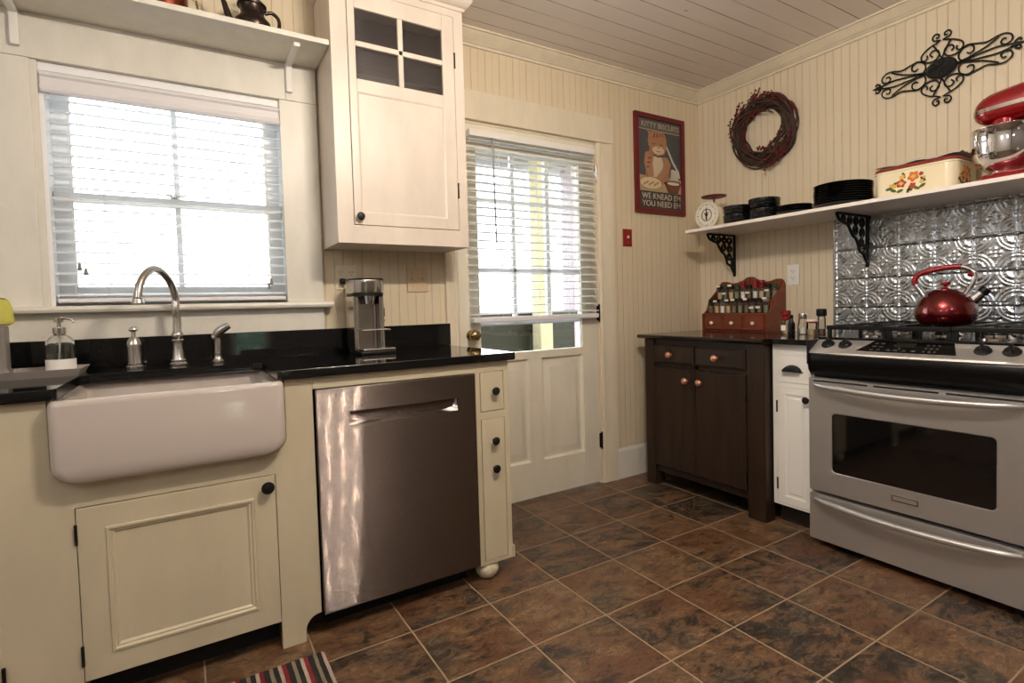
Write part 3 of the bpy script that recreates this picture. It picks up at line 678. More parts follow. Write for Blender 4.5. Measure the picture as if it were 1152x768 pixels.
w = MB().rings([ring(.014, TZ + .156), ring(.004, TZ + .160), ring(.0, TZ + .172), ring(.004, TZ + .215), ring(.010, TZ + .235), ring(.02, TZ + .243)])
tag(w.build('sponge', M['sponge'], None, loc=(hx, hy, TZ + .156)), 'yellow sponge resting on top of the grey holder', 'sponge')

# ------------------------------------------------------------------ coffee maker, outlets
cx, cy = -2.368, -.155
r = thing('coffee_maker', 'slim stainless steel coffee maker on the black counter under the wall cabinet', 'coffee maker', (cx, cy, CT1))
w = MB()
def cring(sx, sy, z, rr=.03, oy=0): return [(x, y + oy, z) for x, y in rrect(cx - sx, cx + sx, cy - sy, cy + sy, rr, 6)]
w.rings([cring(.068, .085, CT1 + .258, .055), cring(.071, .088, CT1 + .262, .058), cring(.073, .090, CT1 + .300, .06), cring(.073, .090, CT1 + .312, .06), cring(.070, .087, CT1 + .316, .058)])
hd = w.build('brew_head', M['steel'], r)
MB().rings([cring(.071, .088, CT1 + .3145, .058), cring(.072, .089, CT1 + .320, .06), cring(.05, .06, CT1 + .322, .05)]).build('lid', M['black_matt'], hd)
MB().rings([cring(.069, .086, CT1 + .246, .055), cring(.069, .086, CT1 + .2585, .055)]).build('collar', M['black_matt'], r)
w = MB(); # column: back block + two side cheeks (a bay is open to the front)
w.rings([cring(.065, .040, CT1 + .012, .02, .042), cring(.067, .042, CT1 + .25, .02, .042)])
w.box(cx - .067, cx - .043, cy - .055, cy + .02, CT1 + .012, CT1 + .25, .008).box(cx + .043, cx + .067, cy - .055, cy + .02, CT1 + .012, CT1 + .25, .008)
w.build('body', M['steel'], r)
MB().lathe([(.026, 0), (.034, .034), (.036, .04), (.03, .042)], (cx + .008, cy - .03, CT1 + .212), 24).build('brew_basket', M['chrome'], r)
secs = [[(cx + .045 * q, cy - .005 + .028 * (1 - q * q) ** .5 * 0 + .02 * (1 - q * q), z) for q in [k / 8 - 1 for k in range(17)]] for z in (CT1 + .012, CT1 + .25)]
MB().rings(secs, False, False, False).build('bay_panel', M['baysteel'], r)
mbox(cx - .042, cx + .078, cy - .10, cy + .0, CT1 + .098, CT1 + .103, bev=.002).build('cup_rest', M['steel'], r)
w = MB(); w.box(cx - .050, cx + .088, cy - .125, cy + .07, CT1 + .010, CT1 + .024, .004); b_ = w.build('drip_tray', M['steel'], r)
mbox(cx - .054, cx + .090, cy - .127, cy + .08, CT1, CT1 + .011, bev=.003).build('base', M['black_matt'], r)
w = MB(); w.box(cx + .067, cx + .071, cy - .045, cy - .025, CT1 + .155, CT1 + .195, .0015).lathe([(.007, 0), (.006, .004)], (cx + .067, cy - .035, CT1 + .14), 12, 'x'); w.build('button_strip', M['black_matt'], r)
MB().tube(catmull([(-2.428, -.03, 1.222), (-2.412, -.05, 1.212), (-2.408, -.045, 1.12), (-2.415, -.04, 1.02), (-2.418, -.045, .93), (-2.405, -.06, CT1 + .006), (-2.40, -.085, CT1 + .012)], 6), .0035, 8).build('power_cord', M['black_matt'], r)
mbox(-2.440, -2.414, -.034, -.0102, 1.210, 1.236, bev=.005).build('plug', M['black_matt'], r)

def outlet(name, label, mp, u0, u1, v0, v1, m, kinds, mk):
    ctr = mp((u0 + u1) / 2, (v0 + v1) / 2, 0)
    r = thing(name, label, 'switch' if 'switch' in name else 'outlet', ctr)
    MB().panel(mp, u0, u1, v0, v1, .0, [(.001, .004), (.004, .006)]).build('plate', m, r)
    n = len(kinds)
    for i, k in enumerate(kinds):
        uc = u0 + (u1 - u0) * (i + .5) / n; vc = (v0 + v1) / 2
        def bx(a, b, c, d, w0, w1, mm, nm, par=r):
            p, q = mp(a, c, w0), mp(b, d, w1)
            return mbox(p[0], q[0], p[1], q[1], p[2], q[2], bev=.0008).build(nm, mm, par)
        if k == 'outlet':
            for s_ in (-1, 1):
                f = bx(uc - .016, uc + .016, vc + s_ * .02 - .014, vc + s_ * .02 + .014, .004, .008, m, 'socket')
                for du in (-.006, .006): bx(uc + du - .0012, uc + du + .0012, vc + s_ * .02 - .001, vc + s_ * .02 + .008, .0075, .0083, M['black_matt'], 'slot', f)
                bx(uc - .002, uc + .002, vc + s_ * .02 - .010, vc + s_ * .02 - .006, .0075, .0083, M['black_matt'], 'slot', f)
        elif k == 'toggle':
            bx(uc - .005, uc + .005, vc - .004, vc + .012, .004, .016, mk, 'toggle')
            for s_ in (-1, 1): bx(uc - .002, uc + .002, vc + s_ * .03 - .002, vc + s_ * .03 + .002, .0055, .0068, M['nickel'], 'screw')
    return r
outlet('wall_outlet', 'cream double outlet behind the coffee maker with a black plug', N_(0), -2.456, -2.358, 1.186, 1.300, M['plastic_cream'], ['outlet', 'outlet'], None)
outlet('light_switch', 'beige two toggle switch plate on the wall left of the back door', N_(0), -2.118, -2.010, 1.172, 1.294, M['plastic_beige'], ['toggle', 'toggle'], M['plastic_beige'])
outlet('light_switch', 'red single switch plate below the framed cat poster', N_(0), -.711, -.637, 1.444, 1.553, M['redswitch'], ['toggle'], M['plastic_cream'])
outlet('wall_outlet', 'white outlet between spice rack and tin panel under the long shelf', E_(0), -.717, -.641, 1.167, 1.29, M['plastic_white'], ['outlet'], None)

# ------------------------------------------------------------------ poster
r = thing('framed_poster', 'red framed dark poster of a kneading cat right of the back door', 'poster', (-.383, -.01, 1.662))
px0, px1, pz0, pz1 = -.607, -.157, 1.662, 2.292
w = MB(); f_ = .032
w.box(px0, px0 + f_, -.022, 0, pz0, pz1, .003).box(px1 - f_, px1, -.022, 0, pz0, pz1, .003).box(px0 + f_ - .001, px1 - f_ + .001, -.022, 0, pz0, pz0 + f_, .003).box(px0 + f_ - .001, px1 - f_ + .001, -.022, 0, pz1 - f_, pz1, .003)
w.build('frame', M['redframe'], r)
a, b, c, d = px0 + f_, px1 - f_, pz0 + f_, pz1 - f_
P_ = lambda u, v: (a + (b - a) * u, c + (d - c) * v)
m1 = painted('poster_slate_print', lin(80, 82, 84), .5, .08, 20)
pr = mbox(a, b, -.010, -.002, c, d).build('print', m1, r)
LAY = [0]
def shape(nm, pts, col):
    LAY[0] += 1; y = -.0101 - .00025 * LAY[0]
    mm = bpy.data.materials.get('print_%d_%d_%d' % col) or mat('print_%d_%d_%d' % col, lin(*col), .5)
    MB().prism([P_(*p) for p in pts], 'xz', y, -.0098).build(nm, mm, pr)
def ell(u, v, ru, rv, a0=0, n=28, rot=0):
    o_ = []
    for k in range(n):
        t_ = 2 * pi * k / n; x, z = ru * cos(t_), rv * sin(t_) * 1.0
        o_.append((u + x * cos(rot) - z * sin(rot) * .65, v + x * sin(rot) / .65 * .65 + z * cos(rot)))
    return o_
shape('header_band', [(.02, .885), (.98, .885), (.98, .985), (.02, .985)], (104, 100, 94))
shape('header_rule', [(.02, .878), (.98, .878), (.98, .886), (.02, .886)], (190, 176, 150))
shape('table_top', [(0, .19), (1, .19), (1, .36), (.65, .375), (.3, .36), (0, .37)], (176, 150, 118))
shape('cat_body', [(.16, .30), (.16, .42), (.20, .56), (.26, .68), (.40, .72), (.56, .68), (.66, .58), (.72, .45), (.70, .33), (.5, .27)], (164, 122, 92))
shape('apron', [(.33, .36), (.32, .5), (.36, .63), (.52, .62), (.58, .5), (.57, .36)], (206, 190, 164))
shape('cat_head', [(.24, .70), (.22, .76), (.24, .83), (.21, .87), (.30, .865), (.40, .885), (.52, .88), (.61, .865), (.655, .80), (.665, .72), (.61, .64), (.50, .605), (.36, .62)], (172, 126, 94))
shape('muzzle', ell(.46, .665, .14, .045), (214, 188, 156))
for k in range(4): shape('stripe', [(.34 + .07 * k, .80 + .01 * k), (.37 + .07 * k, .795 + .01 * k), (.39 + .06 * k, .85), (.37 + .06 * k, .86)], (120, 66, 40))
for u in (.36, .54): shape('eye', [(u - .05, .735), (u, .725), (u + .05, .738), (u, .733)], (60, 40, 30))
shape('nose', [(.44, .70), (.49, .70), (.465, .685)], (120, 60, 52))
shape('mouth', [(.39, .655), (.46, .645), (.54, .655), (.46, .651)], (90, 52, 40))
shape('neck_band', [(.34, .60), (.46, .585), (.62, .61), (.61, .625), (.46, .60), (.35, .615)], (60, 54, 52))
shape('cat_arm', [(.15, .62), (.22, .64), (.31, .52), (.34, .38), (.28, .33), (.20, .36), (.13, .50)], (172, 128, 98))
shape('cat_arm', [(.66, .60), (.75, .52), (.70, .44), (.56, .35), (.44, .32), (.42, .37), (.54, .45), (.60, .54)], (172, 128, 98))
for k in range(3): shape('stripe', [(.17 + .02 * k, .45 + .05 * k), (.24 + .02 * k, .46 + .05 * k), (.245 + .02 * k, .475 + .05 * k), (.17 + .02 * k, .465 + .05 * k)], (120, 66, 40))
shape('dough', ell(.27, .285, .24, .065), (216, 196, 160))
for k in range(6): shape('dough_fold', ell(.12 + .06 * k, .27 + .02 * (k % 2), .035, .012, rot=.4), (160, 136, 104))
shape('milk_jug', [(.74, .34), (.92, .34), (.91, .46), (.76, .47)], (196, 186, 172))
shape('apron_string', [(.64, .72), (.655, .72), (.80, .56), (.93, .45), (.96, .38), (.94, .38), (.91, .45), (.78, .55)], (214, 206, 196))
shape('mixing_bowl', [(.60, .30), (.97, .30), (.90, .20), (.68, .20)], (116, 64, 46))
shape('bowl_rim', ell(.785, .305, .20, .028), (86, 44, 36))
shape('flour', ell(.785, .305, .15, .018), (220, 208, 188))
shape('caption_band', [(0, .0), (1, .0), (1, .19), (0, .19)], (66, 60, 56))
def lettering(s, u, v, wd, ht, col, nm='lettering'):
    cu = bpy.data.curves.new('txt', 'FONT'); cu.body = s; cu.size = 1; cu.offset = .018
    o = bpy.data.objects.new('txt', cu); COL.objects.link(o)
    dg = bpy.context.evaluated_depsgraph_get(); me = bpy.data.meshes.new_from_object(o.evaluated_get(dg)); bpy.data.objects.remove(o)
    bm = bmesh.new(); bm.from_mesh(me); bpy.data.meshes.remove(me)
    xs = [q.co.x for q in bm.verts]; ys = [q.co.y for q in bm.verts]; X0_, X1_, Y0_, Y1_ = min(xs), max(xs), min(ys), max(ys)
    q0, q1 = P_(u, v), P_(u + wd, v + ht)
    for q in bm.verts:
        x = q0[0] + (q.co.x - X0_) / (X1_ - X0_) * (q1[0] - q0[0]); z = q0[1] + (q.co.y - Y0_) / (Y1_ - Y0_) * (q1[1] - q0[1]); q.co = (x, -.0195, z)
    ex = bmesh.ops.extrude_face_region(bm, geom=bm.faces[:]); bmesh.ops.translate(bm, verts=[g for g in ex['geom'] if isinstance(g, bmesh.types.BMVert)], vec=(0, .0008, 0))
    w = MB(); w.bm.free(); w.bm = bm
    w.build(nm, mat('print_letters', lin(*col), .5), pr, 0)
lettering('KITTY BISCUITS', .06, .905, .88, .058, (176, 166, 148))
lettering('WE KNEAD EM', .045, .105, .91, .066, (190, 180, 166))
lettering('YOU NEED EM', .045, .022, .91, .066, (190, 180, 166))

# ------------------------------------------------------------------ dark cabinet
XF = -.69
r = thing('dark_cabinet', 'dark stained wooden cabinet with copper knobs in the room corner', 'cabinet', (-.36, -.55, 0))
YA, YB = -.150, -.948
for a in ((XF, XF + .075, YA - .074, YA), (XF, XF + .075, YB, YB + .10), (-.09, -.03, YA - .07, YA), (-.09, -.03, YB, YB + .09)): mbox(*a, 0, .874, bev=.004).build('post', M['darkwood'], r)
w = MB(); w.box(XF + .012, XF + .03, YB + .09, YA - .07, .842, .874).box(XF + .012, XF + .03, YB + .09, YA - .07, .716, .736).box(XF + .012, XF + .03, YB + .09, YA - .07, .088, .124).box(XF + .012, XF + .03, -.545, -.515, .12, .85)
w.box(XF + .03, -.05, YA - .03, YA - .012, .09, .874).box(XF + .03, -.05, YB + .012, YB + .03, .09, .874).box(XF + .03, -.05, YB + .03, YA - .03, .09, .105).box(-.05, -.035, YB + .03, YA - .03, .09, .874)
w.build('carcass', M['darkwood'], r)
CK = [(.0, 0), (.008, 0), (.0065, .008), (.009, .012), (.017, .018), (.0185, .025), (.016, .031), (.009, .035), (0, .036)]
for y0, y1 in ((-.522, -.226), (-.842, -.532)):
    d = MB().panel(E_(XF - .002), y0, y1, .738, .840, .02, [(.004, .0), (.010, .006), (.012, .006)]).build('drawer', M['darkwood'], r)
    MB().lathe(CK, (XF - .008, (y0 + y1) / 2 + .01, .789), 24, '-x').build('knob', M['copperknob'], d)
for y0, y1, ky in ((-.527, -.226, -.478), (-.842, -.531, -.574)):
    d = MB().panel(E_(XF - .002), y0, y1, .126, .714, .02, [(.003, .0), (.008, .006), (.010, .006)]).build('door', M['darkwood'], r)
    MB().lathe(CK, (XF - .008, ky, .650), 24, '-x').build('knob', M['copperknob'], d)
w = MB()
for z in (.60, .20): w.box(XF - .006, XF + .004, -.8465, -.8395, z - .022, z + .022, .002)
w.build('hinge', M['hinge'], r)
w = MB(); P = [(XF - .024, .880), (XF - .028, .886), (XF - .027, .894), (XF - .020, .899), (-.012, .899), (-.012, .875), (XF - .010, .875)]
w.rings([[(x, y, z) for x, z in P] for y in (YB - .005, YA + .036)]); w.build('top', M['darkwood_top'], r)

# white cabinet + black counter piece
r = thing('white_cabinet', 'narrow white cabinet with a black cup pull beside the stove', 'cabinet', (-.33, -1.07, 0))
XW_ = -.640; ya, yb = -.957, -1.176
w = MB(); w.box(XW_, XW_ + .02, ya - .022, ya, .098, CT0, .002).box(XW_, XW_ + .02, yb, yb + .022, .098, CT0, .002).box(XW_, XW_ + .02, yb + .02, ya - .02, .822, CT0).box(XW_, XW_ + .02, yb + .02, ya - .02, .672, .692).box(XW_, XW_ + .02, yb + .02, ya - .02, .098, .108)
w.build('face_frame', M['white'], r)
w = MB(); w.box(XW_ + .02, -.02, ya - .018, ya, .098, CT0).box(XW_ + .02, -.02, yb, yb + .018, .098, CT0).box(XW_ + .02, -.02, yb, ya, .098, .115); w.build('carcass', M['white'], r)
mbox(XW_ + .06, XW_ + .07, yb, ya, 0, .098).build('toe_kick', M['toe'], r)
d = MB().panel(E_(XW_ - .001), yb + .023, ya - .023, .693, .821, .018, [(.012, 0)]).build('drawer', M['white'], r)
w = MB(); cyy = -1.058; n = 16; secs = []
for i in range(7):
    q = i / 6; rr = .044 * cos(q * pi / 2 * .55); secs.append([(XW_ - .002 - .026 * sin(q * pi / 2), cyy + (.046 - .010 * q) * cos(pi * k / n), .748 + (.030 - .012 * q) * sin(pi * k / n)) for k in range(n + 1)])
secs.append([(XW_ - .028, cyy + .03 * cos(pi * k / n), .748 + .012 * sin(pi * k / n)) for k in range(n + 1)])
w.rings(secs, False, True, True); w.box(XW_ - .004, XW_ - .001, cyy - .052, cyy + .052, .744, .750, .001); w.build('cup_pull', M['black_knob'], d)
d = MB().panel(E_(XW_ - .001), yb + .023, ya - .023, .109, .671, .018, [(.035, 0), (.039, -.005), (.050, -.007), (.056, -.002), (.06, -.002)]).build('door', M['white'], r)
MB().lathe(KNOB, (XW_ - .001, yb + .045, .622), 24, '-x').build('knob', M['black_knob'], d)
for z in (.575, .20): MB().tube([(XW_ - .003, ya - .0225, z - .028), (XW_ - .003, ya - .0225, z + .028)], .004, 8).build('hinge', M['black_knob'], d)
tag(mbox(-.675, -.01, -1.180, -.955, CT0, .901, bev=.003).build('counter_piece', M['granite'], None, loc=(-.34, -1.07, CT0)), 'short black stone counter on the white cabinet beside the stove', 'countertop')

# ------------------------------------------------------------------ tin backsplash
r = thing('tin_backsplash', 'embossed silver tin panel on the wall behind the stove', 'backsplash', (-.004, -1.45, .905))
T = .1524; y0_, z0_ = -1.08, 1.19
ridge = lambda d, w_: math.exp(-(d / w_) ** 2)
def tinh(y, z):
    u = ((y - y0_) / T) % 1.0; v = ((z - z0_) / T) % 1.0
    e = min(u, 1 - u, v, 1 - v)
    h = .9 * ridge(e, .022) - .5 * ridge(e - .05, .02)
    du, dv = min(u, 1 - u), min(v, 1 - v); dc = math.hypot(du, dv)
    h += .8 * ridge(dc - .475, .026) + .8 * ridge(dc - .385, .026)
    h += .8 * ridge(dc, .045)
    for pu, pv, s_ in ((.19, .19, .06), (.10, .24, .05), (.24, .10, .05)): h += .9 * ridge(math.hypot(du - pu, dv - pv), s_)
    cu_, cv_ = u - .5, v - .5; rc = math.hypot(cu_, cv_); th = math.atan2(cv_, cu_)
    h += .8 * ridge(rc, .04)
    for k in range(4):
        a_ = k * pi / 2; h += 1.0 * ridge(math.hypot((cu_ - .115 * cos(a_)), (cv_ - .115 * sin(a_))), .05)
        a_ += pi / 4; h += .6 * ridge(math.hypot(cu_ - .16 * cos(a_), cv_ - .16 * sin(a_)), .032)
    return h
ys0, ys1, zs0, zs1 = -.922, -2.10, .86, 1.508; st = T / 36
ny, nz = int((ys0 - ys1) / st), int((zs1 - zs0) / st)
bm = bmesh.new(); grid = [[bm.verts.new((-.004 - .0046 * tinh(ys0 - i * st, zs0 + j * st), ys0 - i * st, zs0 + j * st)) for j in range(nz + 1)] for i in range(ny + 1)]
for i in range(ny):
    for j in range(nz): bm.faces.new((grid[i][j], grid[i + 1][j], grid[i + 1][j + 1], grid[i][j + 1]))
w = MB(); w.bm.free(); w.bm = bm; w.box(-.0035, -.0005, ys1, ys0, zs0, zs1); w.build('embossed_sheet', M['tin'], r, 80)
mbox(-.010, -.0005, ys0 - .001, ys0 + .010, .86, 1.508, bev=.002).build('edge_strip', M['steel'], r)

# ------------------------------------------------------------------ range
RY0, RY1 = -1.186, -1.944
r = thing('range', 'stainless steel slide in gas range with dark oven window', 'stove', (-.38, -1.565, 0))
w = MB(); w.box(-.685, -.03, RY1 + .002, RY0 - .002, .05, .885); w.build('body', M['black_matt'], r)
for fx in (-.64, -.08):
    for fy in (RY0 - .04, RY1 + .04): MB().lathe([(.018, 0), (.018, .02), (.01, .052)], (fx, fy, 0), 14).build('leg', M['black_matt'], r)
XD = -.73
# drawer
d = MB(); P = rrect(RY1, RY0, .032, .232, .006, 3); 
d.rings([[(-.687, y, z) for y, z in P], [(XD + .004, y, z) for y, z in P], [(XD, y + (.003 if y < -1.5 else -.003), z) for y, z in P]]); dw = d.build('drawer', M['steel_y'], r)
def bowed(z, bow, nm, par, ins=.035, rr=.0125):
    pts = [];
    for i in range(25):
        q = i / 24; y = RY0 - ins + (RY1 - RY0 + 2 * ins) * q; e = sin(pi * q)
        x = XD + .004 - (.012 + bow * (e ** .45 if e > 0 else 0)); pts.append((x, y, z - .010 * e))
    MB().tube(pts, [rr * (.75 + .25 * min(1, sin(pi * i / 24) * 3)) for i in range(25)], 14).build(nm, M['steel_y'], par, 60)
bowed(.214, .040, 'handle', dw)
# oven door with window
oz0, oz1 = .246, .741; wy0, wy1, wz0, wz1 = -1.283, -1.842, .340, .598
w = MB(); P = rrect(RY1, RY0, oz0, oz1, .006, 5); W_ = rrect(wy1, wy0, wz0, wz1, .018, 5); W2 = rrect(wy1 + .003, wy0 - .003, wz0 + .003, wz1 - .003, .016, 5)
w.rings([[(-.687, y, z) for y, z in P], [(XD + .004, y, z) for y, z in P], [(XD, y + (.003 if y < -1.5 else -.003), z + (.003 if z < .5 else -.003)) for y, z in P], [(XD, y, z) for y, z in W_], [(XD + .004, y, z) for y, z in W2]], True, False)
od = w.build('oven_door', M['steel_y'], r)
MB().rings([[(XD + .008, y, z) for y, z in W2], [(XD + .0035, y, z) for y, z in W2]]).build('window_glass', M['oven_glass'], od)
bowed(.714, .045, 'handle', od)
w = MB()
for k in range(3):
    a = RY0 - .022 - k * .243; w.prism(rrect(a - .222, a, .7265, .7335, .0034, 4), 'yz', XD - .0006, XD + .002)
w.build('vent_slot', M['dark_gap'], od)
w = MB(); w.box(XD - .002, XD + .001, -1.608, -1.516, .288, .312, .0008); lg = w.build('badge', M['steel'], od)
mbox(XD - .0026, XD - .0018, -1.603, -1.521, .293, .307, bev=.0003).build('badge_inset', M['steel_y'], lg)
# black glass apron, bowed out in plan
secs = []; n = 28
def bow(q): return .030 * sin(pi * q) ** .8
for i in range(n + 1):
    q = i / n; y = RY0 + .004 + (RY1 - RY0 - .008) * q; b_ = bow(q)
    secs.append([(-.64, y, .748), (-.700 - .1 * b_, y, .750), (-.722 - .6 * b_, y, .775), (-.730 - b_, y, .815), (-.728 - b_, y, .838), (-.724 - b_, y, .846), (-.64, y, .846)])
MB().rings(secs).build('apron_panel', mat('black_oven_glass_apron', lin(8, 8, 9), .3, 0, Specular_IOR_Level=.22), r, 60)
# sloped control panel
secs = []
for i in range(n + 1):
    q = i / n; y = RY0 + .004 + (RY1 - RY0 - .008) * q; b_ = bow(q)
    secs.append([(-.60, y, .846), (-.726 - b_, y, .846), (-.731 - b_, y, .851), (-.727 - b_, y, .858), (-.640, y, .914), (-.630, y, .916), (-.60, y, .914)])
cp = MB().rings(secs).build('control_panel', M['steel_y'], r, 30)
mbox(-.74, -.60, RY0 - .006, RY0 + .003, .800, .905, bev=.004).build('end_cap', M['black_matt'], r)
def on_panel(y, s_, lift=0):
    q = (y - RY0) / (RY1 - RY0); b_ = bow(q); x0, z0_q, x1, z1_q = -.727 - b_, .858, -.640, .914
    n_ = Vector((-(z1_q - z0_q), 0, x1 - x0)).normalized(); p = Vector((x0 + (x1 - x0) * s_, y, z0_q + (z1_q - z0_q) * s_)) + n_ * lift
    return p, n_
quad = [(-1.385, .22), (-1.725, .22), (-1.695, .86), (-1.425, .86)]
pn = []
for lf in (-.003, .0012):
    ring_ = []
    for k in range(9): 
        q = k / 8; y = quad[0][0] + (quad[1][0] - quad[0][0]) * q; ring_.append(tuple(on_panel(y, .20, lf)[0]))
    for k in range(9):
        q = k / 8; y = quad[2][0] + (quad[3][0] - quad[2][0]) * q; ring_.append(tuple(on_panel(y, .86, lf)[0]))
    pn.append(ring_)
dp = MB().rings(pn).build('display_panel', M['black_gloss'], cp)
mk_ = mat('pale_print_marks', lin(58, 58, 54), .5); w = MB()
def pad(y, s_, dy, ds):
    r4 = [on_panel(y - dy, s_ - ds, .0016)[0], on_panel(y + dy, s_ - ds, .0016)[0], on_panel(y + dy, s_ + ds, .0016)[0], on_panel(y - dy, s_ + ds, .0016)[0]]
    r5 = [on_panel(y - dy, s_ - ds, .0)[0], on_panel(y + dy, s_ - ds, .0)[0], on_panel(y + dy, s_ + ds, .0)[0], on_panel(y - dy, s_ + ds, .0)[0]]
    w.rings([[tuple(p) for p in r5], [tuple(p) for p in r4]])
for yy in (-1.44, -1.465):
    for s_ in (.3, .5, .7): pad(yy, s_, .007, .04)
for yy in (-1.50, -1.525, -1.555, -1.585): pad(yy, .32, .007, .04)
for yy in (-1.62, -1.638, -1.656):
    for s_ in (.32, .5, .68): pad(yy, s_, .004, .04)
w.build('touch_key', mk_, dp)
mk2 = mat('dim_green_display', lin(24, 30, 18), .3); w = MB(); pad(-1.545, .66, .035, .12); w.build('clock_display', mk2, dp)
for ky in (-1.252, -1.325, -1.790, -1.868):
    p, n_ = on_panel(ky, .50, .0); rotm = n_.to_track_quat('Z', 'Y').to_matrix().to_4x4()
    w = MB().lathe([(.026, 0), (.026, .004), (.023, .006), (.021, .012), (.018, .014), (0, .0145)], (0, 0, 0), 24); w.box(-.006, .006, -.023, .023, .010, .024, .004)
    w.xform(Matrix.Translation(p) @ rotm @ Matrix.Rotation(radians(20), 4, 'Z')); w.build('knob', M['black_matt'], cp)
w = MB(); w.box(-.655, -.02, RY1, RY0, .885, .916, .004); ck = w.build('cooktop', M['black_gloss'], r)
BURN = [(-.50, -1.36), (-.21, -1.36), (-.50, -1.77), (-.21, -1.77), (-.355, -1.565)]
for bx_, by_ in BURN:
    b_ = MB().lathe([(.055, 0), (.055, .006), (.045, .010), (.040, .018), (.0, .018)], (bx_, by_, .915), 28).build('burner_base', M['steel'], ck)
    MB().lathe([(.036, .018), (.038, .020), (.036, .027), (.03, .029), (0, .029)], (bx_, by_, .915), 28).build('burner_cap', M['grate'], b_)
GZ = .966
for g0, g1, bs in ((-1.215, -1.452, [BURN[0], BURN[1]]), (-1.456, -1.675, [BURN[4]]), (-1.679, -1.916, [BURN[2], BURN[3]])):
    w = MB(); xa, xb = -.632, -.075; hh = .010
    for y in (g0 - hh / 2, g1 + hh / 2): w.box(xa, xb, y - .006, y + .006, GZ - .018, GZ, .003)
    for x in (xa, xb): w.box(x - .006, x + .006, g1, g0, GZ - .018, GZ, .003)
    w.box((xa + xb) / 2 - .006, (xa + xb) / 2 + .006, g1, g0, GZ - .018, GZ, .003)
    for x in (xa + .01, (xa + xb) / 2, xb - .01):
        for y in (g0 - .008, g1 + .008): w.box(x - .008, x + .008, y - .008, y + .008, .915, GZ - .004, .003)
    for bx_, by_ in bs:
        for ax, ay in ((1, 0), (-1, 0), (0, 1), (0, -1)):
            if ax: lim = min(abs((xb if ax > 0 else xa) - bx_), .138); w.box(bx_ + ax * .035, bx_ + ax * lim, by_ - .005, by_ + .005, GZ - .014, GZ, .002)
            else: lim = abs((g0 if ay > 0 else g1) - by_); w.box(bx_ - .005, bx_ + .005, by_ + ay * .035, by_ + ay * lim, GZ - .014, GZ, .002)
    w.build('grate', M['grate'], r)

# ------------------------------------------------------------------ kettle
kx, ky = -.36, -1.560
r = thing('tea_kettle', 'shiny red tea kettle with looped handle on the stove grate', 'kettle', (kx, ky, GZ))
MB().lathe([(.080, 0), (.088, .002), (.098, .012), (.107, .034), (.108, .052), (.102, .078), (.088, .104), (.068, .126), (.050, .138), (.044, .141), (.0, .1412)], (kx, ky, GZ + .0005), 48).build('body', M['kettle_red'], r, 60)
MB().lathe([(.079, .0), (.0885, .0025), (.086, .0003)], (kx, ky, GZ + .0003), 48).build('base_ring', M['chrome'], r)
l = MB().lathe([(.047, .139), (.046, .1425), (.030, .147), (.012, .149), (.0, .149)], (kx, ky, GZ), 36).build('lid', M['kettle_red'], r)
MB().lathe([(.006, .148), (.007, .158), (.016, .162), (.018, .168), (.015, .174), (.0, .176)], (kx, ky, GZ), 24).build('lid_knob', M['red_plastic'], l)
kd = Vector((.25, -1, 0)).normalized()
kp = lambda s_, h: tuple(Vector((kx, ky, GZ + h)) + kd * s_)
pts = catmull([kp(-.072, .115), kp(-.092, .150), kp(-.106, .178), kp(-.098, .204), kp(-.070, .219), kp(-.03, .229), kp(.02, .235), kp(.058, .232), kp(.088, .214), kp(.094, .188), kp(.082, .155), kp(.064, .120)], 5)
n = len(pts); hd = MB().tube(pts, .0098, 12).build('handle', M['chrome'], r, 60)
MB().tube(pts[8:int(n * .64)], .0115, 12).build('grip', M['red_plastic'], hd, 60)
MB().tube([kp(.075, .205), kp(.090, .196)], [.012, .009], 10).build('trigger', M['red_plastic'], hd)
pts = [kp(.080, .088), kp(.104, .112), kp(.122, .132)]
sp = MB().tube(pts, [.024, .019, .016], 16).build('spout', M['chrome'], r, 60)
MB().tube([kp(.116, .124), kp(.132, .142)], [.0195, .018], 16).build('spout_cap', M['black_matt'], sp, 60)

